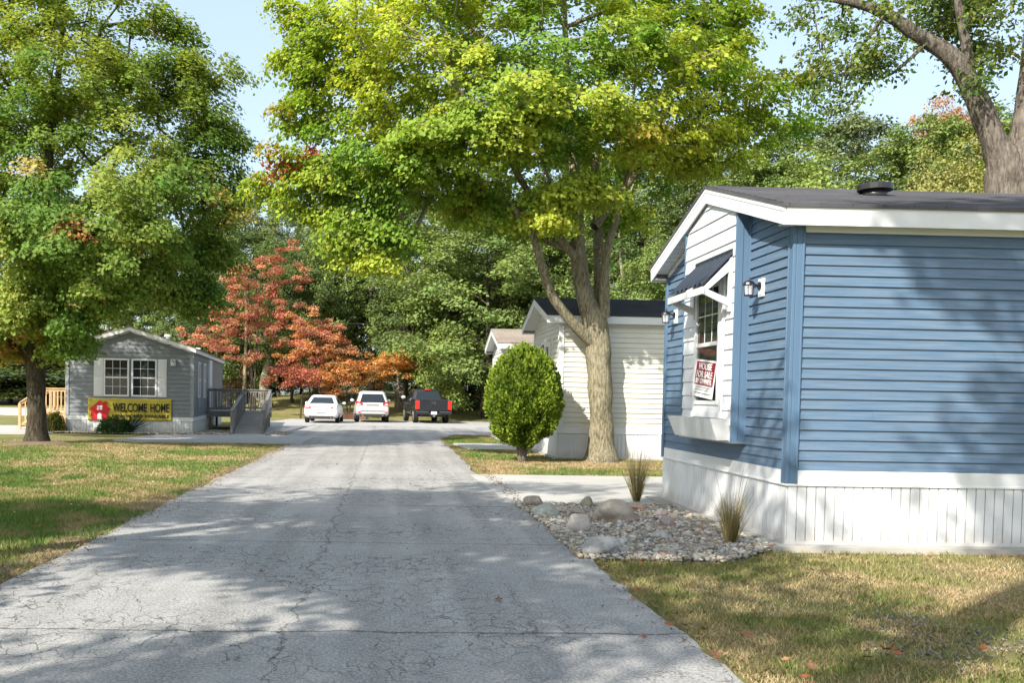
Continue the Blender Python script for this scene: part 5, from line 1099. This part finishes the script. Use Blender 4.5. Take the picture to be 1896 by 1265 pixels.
# ------------------------------------------------------------------ stone bed
bed = [(1.86, 13.42), (4.0, 13.42), (4.02, 9.8), (3.3, 8.95), (2.7, 8.86), (1.9, 8.98)]
sheet('gravel_bed_soil', bed, -0.014, M['gravelbase'], 0.06, 21)
def ico(sub):
    bm = bmesh.new(); bmesh.ops.create_icosphere(bm, subdivisions=sub, radius=1); V = np.array([v.co[:] for v in bm.verts]); F = np.array([[v.index for v in f.verts] for f in bm.faces]); bm.free(); return V, F
def pebbles(pts, r0, r1, seed, z0, cols, w):
    rng = np.random.RandomState(seed); n = len(pts); V0, F0 = ico(1); nv = len(V0); s = (r0 + (r1 - r0) * rng.rand(n) ** 2)
    sc = np.stack([s * rng.uniform(.8, 1.4, n), s * rng.uniform(.7, 1.1, n), s * rng.uniform(.5, .8, n)], 1); lump = 1 + .16 * rng.normal(size=(n, nv, 1)); X = V0[None] * lump * sc[:, None]
    a = rng.rand(n) * 6.283; b = rng.normal(size=n) * .35; ca, sa = np.cos(a)[:, None], np.sin(a)[:, None]; cb, sb = np.cos(b)[:, None], np.sin(b)[:, None]
    x, y, z = X[..., 0], X[..., 1], X[..., 2]; y, z = y * cb - z * sb, y * sb + z * cb; x, y = x * ca - y * sa, x * sa + y * ca
    X = np.stack([x + pts[:, 0:1], y + pts[:, 1:2], z + pts[:, 2:3]], -1); F = (F0[None] + (np.arange(n) * nv)[:, None, None]).reshape(-1, 3); c = pick(rng, n, cols, w) * rng.uniform(.38, .88, (n, 1)); return mesh_np('stones', X.reshape(-1, 3), F, np.repeat(c, nv, 0))
rng = np.random.RandomState(120); N = 26000; x = rng.uniform(1.75, 4.1, N); y = rng.uniform(8.75, 13.5, N)
edge = np.where(y < 9.6, 8.90 + .12 * (vnoise(x * 3, y * 0) - .5) - .04 * (x - 2), 0); ok = (y > edge) & (x > 1.84 + .12 * (vnoise(y * 2.2, y * 0 + 4) - .5)) & (x < 4.0) & (y < 13.42) & ~((y < 9.75) & (x > 3.25 + (y - 8.9) * .9)); x, y = x[ok], y[ok]
mound = .02 * np.exp(-((x - 3) ** 2 / .7 + (y - 11.2) ** 2 / 2.5)); z = -.008 + .040 * rng.rand(len(x)) + mound
SC = [(.62, .57, .47), (.72, .70, .64), (.50, .44, .34), (.36, .34, .32), (.48, .33, .24), (.62, .5, .34), (.25, .24, .24)]
tag(link('pebbles', pebbles(np.stack([x, y, z], 1), .014, .038, 121, 0, SC, (5, 4, 3, 2.5, 1, 2, 1)), M['pebble'], None, True), 'pale mixed river pebbles filling the bed beside the blue home', 'pebbles', kind='stuff')
# pebbles strewn along the foot of the grey home and beside the ramp
rng = np.random.RandomState(122); xx = rng.uniform(-7.2, -5.6, 1500); yy = rng.uniform(34.0, 38, 1500); ok = (yy < 34.9) | (xx > -7.1); x2 = np.concatenate([xx[ok], rng.uniform(-4.4, -3.7, 900), rng.uniform(-12.5, -7.2, 1800)]); y2 = np.concatenate([yy[ok], rng.uniform(34.2, 37.5, 900), rng.uniform(34.0, 34.6, 1800)])
tag(link('pebbles', pebbles(np.stack([x2, y2, np.full(len(x2), .02)], 1), .02, .05, 123, 0, SC, (3, 2, 4, 3, 2, 3, 1)), M['pebble'], None, True), 'small stones along the foot of the grey home and its ramp', 'pebbles', kind='stuff')
def rock(px, py, w, h, col, seed, label, d=None, flat=0.0, rz=0.0, ang=.0):
    q = gnd(px, py); dist = q.y; sc = dist / FPX; wx = w * sc / 2 * 1.15; wz = h * sc / 2 * 1.3; V, F = ico(4); rng = np.random.RandomState(seed)
    out = []
    for v in V:
        a = Vector(v) ; r_ = 1 + .42 * mnoise.noise(a * 1.1 + Vector((seed * 3.1, 0, 0))) + .10 * mnoise.noise(a * 3.2 + Vector((0, seed, 0))) + .06 * mnoise.noise(a * 8); p = a * r_
        for nrm in ((.8, -.5, .35), (-.7, -.4, .6), (.1, -.8, .6), (0, .2, 1), (-.5, .6, .6), (.9, .3, .3)):
            nv_ = Vector(nrm).normalized(); lim = .80 + .12 * math.sin(seed * 3.7 + nrm[0] * 5); dd = p.dot(nv_)
            if dd > lim: p = p - nv_ * (dd - lim) * (.85 if ang else .45)
        out.append((p.x * wx, p.y * (d or w * .8) * sc / 2, p.z * wz))
    k = NT('rock_' + str(seed), .9, .2); n1 = k.noise(k.coord(), 9, 6, .7); n2 = k.noise(k.coord(), 60, 4, .7)
    a = k.ramp(n1, [(.35, tuple(c * .72 for c in col)), (.65, tuple(min(1, c * 1.2) for c in col))]); k.color(k.mix(.35, a, k.ramp(n2, [(.35, tuple(c * .5 for c in col)), (.65, tuple(min(1, c * 1.4) for c in col))]))); k.bump(n1, .6, .015)
    o = link('boulder', mesh_np('boulder', out, F), k.m, None, True); o.location = (q.x, q.y + (d or w * .8) * sc / 2 * .6, wz * .62 + .03); o.rotation_euler = (0, 0, rz); return tag(o, label, 'rock', 'larger rocks in the stone bed')
rock(988, 941, 30, 20, (.30, .26, .22), 1, 'small brown square rock at the driveway end of the stone bed', ang=1)
rock(1013, 962, 44, 22, (.33, .35, .32), 2, 'grey green flat rock on the road side of the stone bed')
rock(1073, 990, 38, 34, (.42, .39, .36), 3, 'round pinkish white rock left of the big tan boulder')
rock(1088, 944, 20, 20, (.28, .27, .20), 4, 'small upright olive rock behind the round rock', ang=1)
rock(1143, 974, 64, 42, (.36, .32, .27), 5, 'biggest tan boulder in the middle of the stone bed', d=60, rz=-.3)
rock(1118, 1032, 66, 32, (.31, .31, .30), 6, 'flat grey rock at the near corner of the stone bed by the lawn', ang=1)
rock(1225, 1006, 34, 18, (.36, .36, .33), 7, 'grey green rock low in the middle of the pebbles', ang=1)
rock(1236, 983, 24, 22, (.29, .24, .24), 8, 'purplish rock on the house side of the big boulder')
rock(1226, 963, 20, 16, (.36, .31, .30), 9, 'small mauve rock behind the purplish rock')
rock(1180, 950, 26, 12, (.46, .30, .22), 10, 'small reddish rock right of the big boulder')
rock(1062, 956, 44, 10, (.34, .29, .23), 12, 'long low brown rock behind the round rock', ang=1)
rock(1150, 1014, 26, 12, (.40, .40, .38), 13, 'small white grey rock right of the flat near rock')

# ------------------------------------------------------------------ grass blades, litter, fallen leaves
def grass_color(x, y):
    a = fbm(x * .45, y * .45, 4); b = fbm(x * 2.6 + 50, y * 2.6 + 9, 3); return np.clip((a - .5) * 2.6 + (b - .5) * 2.2 + .5, 0, 1)
def grass(name, x, y, hmax, w, seed, label, bias=0.0, patch=False):
    rng = np.random.RandomState(seed); n = len(x); k = np.clip(grass_color(x, y) + bias - .16 * np.clip((y - 6.2) / 1.5, 0, 1) * (x > 1.9) * (y < 10) + .12 * rng.normal(size=n), 0, 1); h = hmax * (.45 + .75 * rng.rand(n)) * (.6 + .5 * k)
    a = rng.rand(n) * 6.283; lean = (.25 + .9 * (1 - k) * rng.rand(n) + .35 * rng.rand(n)) * h; la = rng.rand(n) * 6.283; ww = w * (.6 + .8 * rng.rand(n))
    z0 = hgt(x, y); B = np.stack([x, y, z0], 1); sd_ = np.stack([np.cos(a), np.sin(a), 0 * a], 1) * ww[:, None] * .5; tip = B + np.stack([np.cos(la) * lean, np.sin(la) * lean, h], 1); mid = B + np.stack([np.cos(la) * lean * .3, np.sin(la) * lean * .3, h * .6], 1)
    V = np.stack([B + sd_, B - sd_, mid - sd_ * .8, tip, mid + sd_ * .8], 1).reshape(-1, 3); F = (np.arange(n) * 5)[:, None] + np.arange(5)
    c1, c2, c3 = np.array([.47, .36, .22]), np.array([.31, .28, .12]), np.array([.13, .22, .05]); k = k[:, None]; c = np.where(k < .5, c1 + (c2 - c1) * k * 2, c2 + (c3 - c2) * (k - .5) * 2) * rng.uniform(.7, 1.25, (n, 1))
    return tag(link(name, mesh_np(name, V, F, np.repeat(c, 5, 0)), M['blade']), label, 'grass', kind='stuff')
rng = np.random.RandomState(130)
def scatter(n, x0, x1, y0, y1, fn, pw=1.0):
    x = rng.uniform(x0, x1, n); y = y0 + (y1 - y0) * rng.rand(n) ** pw; ok = fn(x, y); return x[ok], y[ok]
edR = lambda y: 1.93 + .10 * (vnoise(y * 1.3, y * 0 + 3) - .5) + .05 * (vnoise(y * 6, y * 0 + 8) - .5)
x, y = scatter(125000, 1.8, 8.0, 3.2, 9.85, lambda x, y: (x > edR(y) + .02) & ~((y > 8.93) & (x < 3.28 + (y - 8.9) * .9) & (x < 4.0)) & ~((x > 3.93) & (y > 9.6)) & (x < 1.2 + .8 * y))
pg = fbm(x * 1.1 + 5, y * 1.4 + 70, 3); ok = ~((pg > .60) & (x > 2.9)) | (rng.rand(len(x)) < .35); x, y = x[ok], y[ok]
grass('grass', x, y, .05, .0055, 131, 'patchy green and straw coloured lawn grass below the blue home', bias=-.26)
edL = lambda y: -2.93 + .14 * (vnoise(y * .9, y * 0 + 13) - .5)
x, y = scatter(150000, -9.5, -2.7, 6.2, 17, lambda x, y: (x < edL(y)) & (x > -.52 * y - 1.0), 1.1)
yx = rng.normal
cs = [gnd(*q_) for q_ in ((1628, 1103), (1622, 1108), (1762, 1126), (1690, 1118), (1732, 1160), (1240, 1058), (1345, 1068), (1735, 1258), (1560, 1235), (1480, 1180), (1850, 1240))]
wx_ = np.concatenate([c_.x + yx(size=170) * .07 for c_ in cs]); wy_ = np.concatenate([c_.y + yx(size=170) * .07 for c_ in cs]); grass('weeds', wx_[::2], wy_[::2], .045, .008, 136, 'small green weed tufts in the straw coloured lawn', bias=.35)
grass('grass', x, y, .06, .007, 132, 'green lawn grass on the near left', bias=.16)
x, y = scatter(120000, -15, -2.7, 17, 28.6, lambda x, y: (x < edL(y)) & (x > -.52 * y - 1.0))
grass('grass', x, y, .06, .012, 133, 'sunlit lawn grass on the left up to the maple', bias=-.02)
x, y = scatter(45000, 1.7, 8, 18.7, 23.7, lambda x, y: x > 1.85)
grass('grass', x, y, .06, .010, 134, 'thin dry grass round the arborvitae and the forked maple', bias=-.12)
x, y = scatter(45000, 1.9, 6.2, 23.6, 37.8, lambda x, y: ((y < 27.7) | (y > 31.3)) & (x > 2.0 + .12 * np.maximum(0, y - 34)) & ((x < 4.1) | (y > 37)))
grass('grass', x, y, .06, .016, 135, 'green verge left of the cream homes', bias=.05)

def leafshape(n=5, seed=0, curl=.25):
    rng = random.Random(seed); out = []
    for i in range(n * 4):
        t = i / (n * 4); a = math.pi * (-.92 + 1.84 * t); r_ = (.62 + .38 * math.cos(a * 0.55)) * (1.0 if i % 4 == 2 else (.55 if i % 4 == 0 else .78)) * rng.uniform(.88, 1.1); out.append((r_ * math.sin(a) * .62, r_ * math.cos(a)))
    V = [(0, 0, 0)] + [(x, y, curl * (x * x * 1.4 + y * y * .8) * rng.uniform(.6, 1.2)) for x, y in out]; m = len(out); F = [(0, 1 + i, 1 + (i + 1) % m) for i in range(m - 1)] + [(0, m, 1)]
    V += [(-.01, -1.0 - .1, 0.02), (.01, -1.1, .02), (.015, -.1, 0), (-.015, -.1, 0)]; return V, F
LV = [leafshape(5, 3, .35), leafshape(5, 4, .6), leafshape(7, 5, .15)]
CM_ = [plain('rust_leaf', (.34, .10, .035), .7, .3, .35, 8), plain('brown_leaf', (.20, .10, .055), .8, .2, .35, 8), plain('tan_leaf', (.38, .19, .09), .7, .3, .3, 8)]
leafdesc = [(1305, 1170, 1.0, 0, 'rust leaf on the near right grass, left of the big brown leaf'), (1378, 1183, 1.5, 1, 'big crumpled brown leaf on the near right grass'), (1325, 1220, 1.1, 0, 'rust leaf by the road edge at the bottom right'), (1455, 1226, .9, 2, 'tan leaf up-ended in the near grass'), (1503, 1240, 1.4, 2, 'large orange tan leaf at the bottom right'), (1490, 1258, .8, 0, 'small leaf just under the large orange one'), (1513, 1168, .8, 2, 'small tan leaf above the large orange one'), (1640, 1208, 1.3, 0, 'rust leaf, larger of the pair on the right grass'), (1610, 1222, .9, 1, 'dark leaf, smaller of the pair on the right grass'), (1665, 1216, 1.0, 0, 'rust leaf right of the pair on the grass'), (1592, 1076, .9, 1, 'dark curled leaf below the white skirting'), (1668, 1034, .8, 1, 'dark leaf at the foot of the white skirting'), (1178, 1090, .8, 0, 'rust leaf in the grass near the stone bed'), (1172, 1105, .7, 0, 'lower rust leaf in the grass near the stone bed'), (1236, 1160, .9, 0, 'rust leaf at the edge of the road, upper one'), (1264, 1194, 1.0, 0, 'rust leaf at the edge of the road, lower one'), (924, 1106, 1.2, 1, 'brown leaf lying on the asphalt in the middle'), (1192, 1172, .9, 0, 'rust leaf on the asphalt near the right edge'), (75, 976, 1.5, 0, 'red brown leaf on the left lawn'), (47, 1003, 1.3, 2, 'tan leaf lowest on the left lawn'), (137, 1000, 1.3, 2, 'tan leaf on the left lawn nearest the road'), (1260, 1146, .7, 1, 'brown leaf between grass and asphalt'), (1187, 1040, .7, 0, 'red leaf on the pebbles near the flat rock'), (1820, 1205, .9, 0, 'faded rust leaf at the far right of the grass'), (708, 1085, .7, 1, 'small dark leaf on the asphalt left of centre'), (482, 1055, .8, 1, 'small brown leaf on the asphalt at the left'), (1230, 1025, .7, 0, 'rusty leaf beside the grey green rock'), (352, 1012, .6, 1, 'tiny dark leaf on the asphalt beside the left lawn')]
for i, (px, py, s, m, lb) in enumerate(leafdesc):
    r_ = random.Random(i); q = gnd(px, py, .03); V, F = LV[i % 3]; me = bpy.data.meshes.new('fallen_leaf'); me.from_pydata(V, [], F + [(len(V) - 4, len(V) - 3, len(V) - 2, len(V) - 1)]); o = link('fallen_leaf', me, CM_[m], None, True)
    k = .052 * s; o.scale = (k, k, k); ong = px > 1200 or px < 200; o.location = (q.x, q.y, .045 if ong else .012); o.rotation_euler = (r_.uniform(-.4, .4), r_.uniform(-.4, .4), r_.uniform(0, 6.28)); tag(o, lb, 'leaf', 'fallen leaves')
# tiny fallen leaf bits strewn over lawns and along the road edge
def litter(name, x, y, z, size, seed, label, cols, w):
    rng = np.random.RandomState(seed); n = len(x); a = rng.rand(n) * 6.283; s = size * (.5 + rng.rand(n)); d = np.stack([np.cos(a), np.sin(a), .3 * rng.normal(size=n)], 1) * s[:, None]; e = np.stack([-np.sin(a), np.cos(a), .3 * rng.normal(size=n)], 1) * s[:, None] * .4; P = np.stack([x, y, z], 1)
    V = np.stack([P - d, P + e, P + d, P - e], 1).reshape(-1, 3); F = (np.arange(n) * 4)[:, None] + np.arange(4); return tag(link(name, mesh_np(name, V, F, np.repeat(pick(rng, n, cols, w), 4, 0)), M['litter']), label, 'leaf litter', kind='stuff')
x, y = scatter(1500, -14, -2.9, 9, 29, lambda x, y: (x > -.52 * y - 1), .8); litter('leaf_litter', x, y, hgt(x, y) + .045, .020, 141, 'tiny pale yellow leaf flecks scattered over the left lawn', [(.5, .46, .2), (.48, .38, .14), (.4, .25, .1), (.55, .52, .35)], (4, 3, 1, 2))
x = np.concatenate([edR(y_ := rng.uniform(4, 36, 2200)) + rng.normal(size=2200) * .09, edL(y2_ := rng.uniform(6, 29, 2200)) + rng.normal(size=2200) * .10]); y = np.concatenate([y_, y2_]); litter('leaf_litter', x, y, np.full(len(x), .018), .018, 142, 'crumbled brown leaf bits along both road edges', [(.24, .15, .08), (.34, .2, .1), (.15, .1, .06)], (2, 1, 2))
x = rng.uniform(-2.7, 5.0, 420); y = rng.uniform(5, 36, 420); ok = (x < 1.8) | ((y > 13.6) & (y < 18.4)); x, y = x[ok], y[ok]; litter('leaf_litter', x, y, np.full(len(x), .016), .016, 143, 'few dark leaf crumbs and twigs lying on the road and driveway', [(.12, .09, .06), (.2, .13, .08), (.35, .3, .12)], (3, 2, 1))
# pale stones showing through the thin turf at the lower right
rng = np.random.RandomState(150); cx_ = gnd(1700, 1190); x = np.concatenate([rng.normal(cx_.x + a, .22, 260) for a in (0, .35, .7)] + [rng.uniform(2.6, 6, 400)]); y = np.concatenate([rng.normal(cx_.y + b, .28, 260) for b in (0, .5, -.1)] + [rng.uniform(5, 9, 400)])
tag(link('gravel_bits', pebbles(np.stack([x, y, np.full(len(x), -.018)], 1), .006, .014, 151, 0, [(.42, .39, .33), (.32, .28, .22), (.25, .22, .18), (.5, .47, .42)], (3, 3, 2, 1)), M['pebble'], None, True), 'pale gravel bits showing through the worn grass at the lower right', 'gravel', kind='stuff')
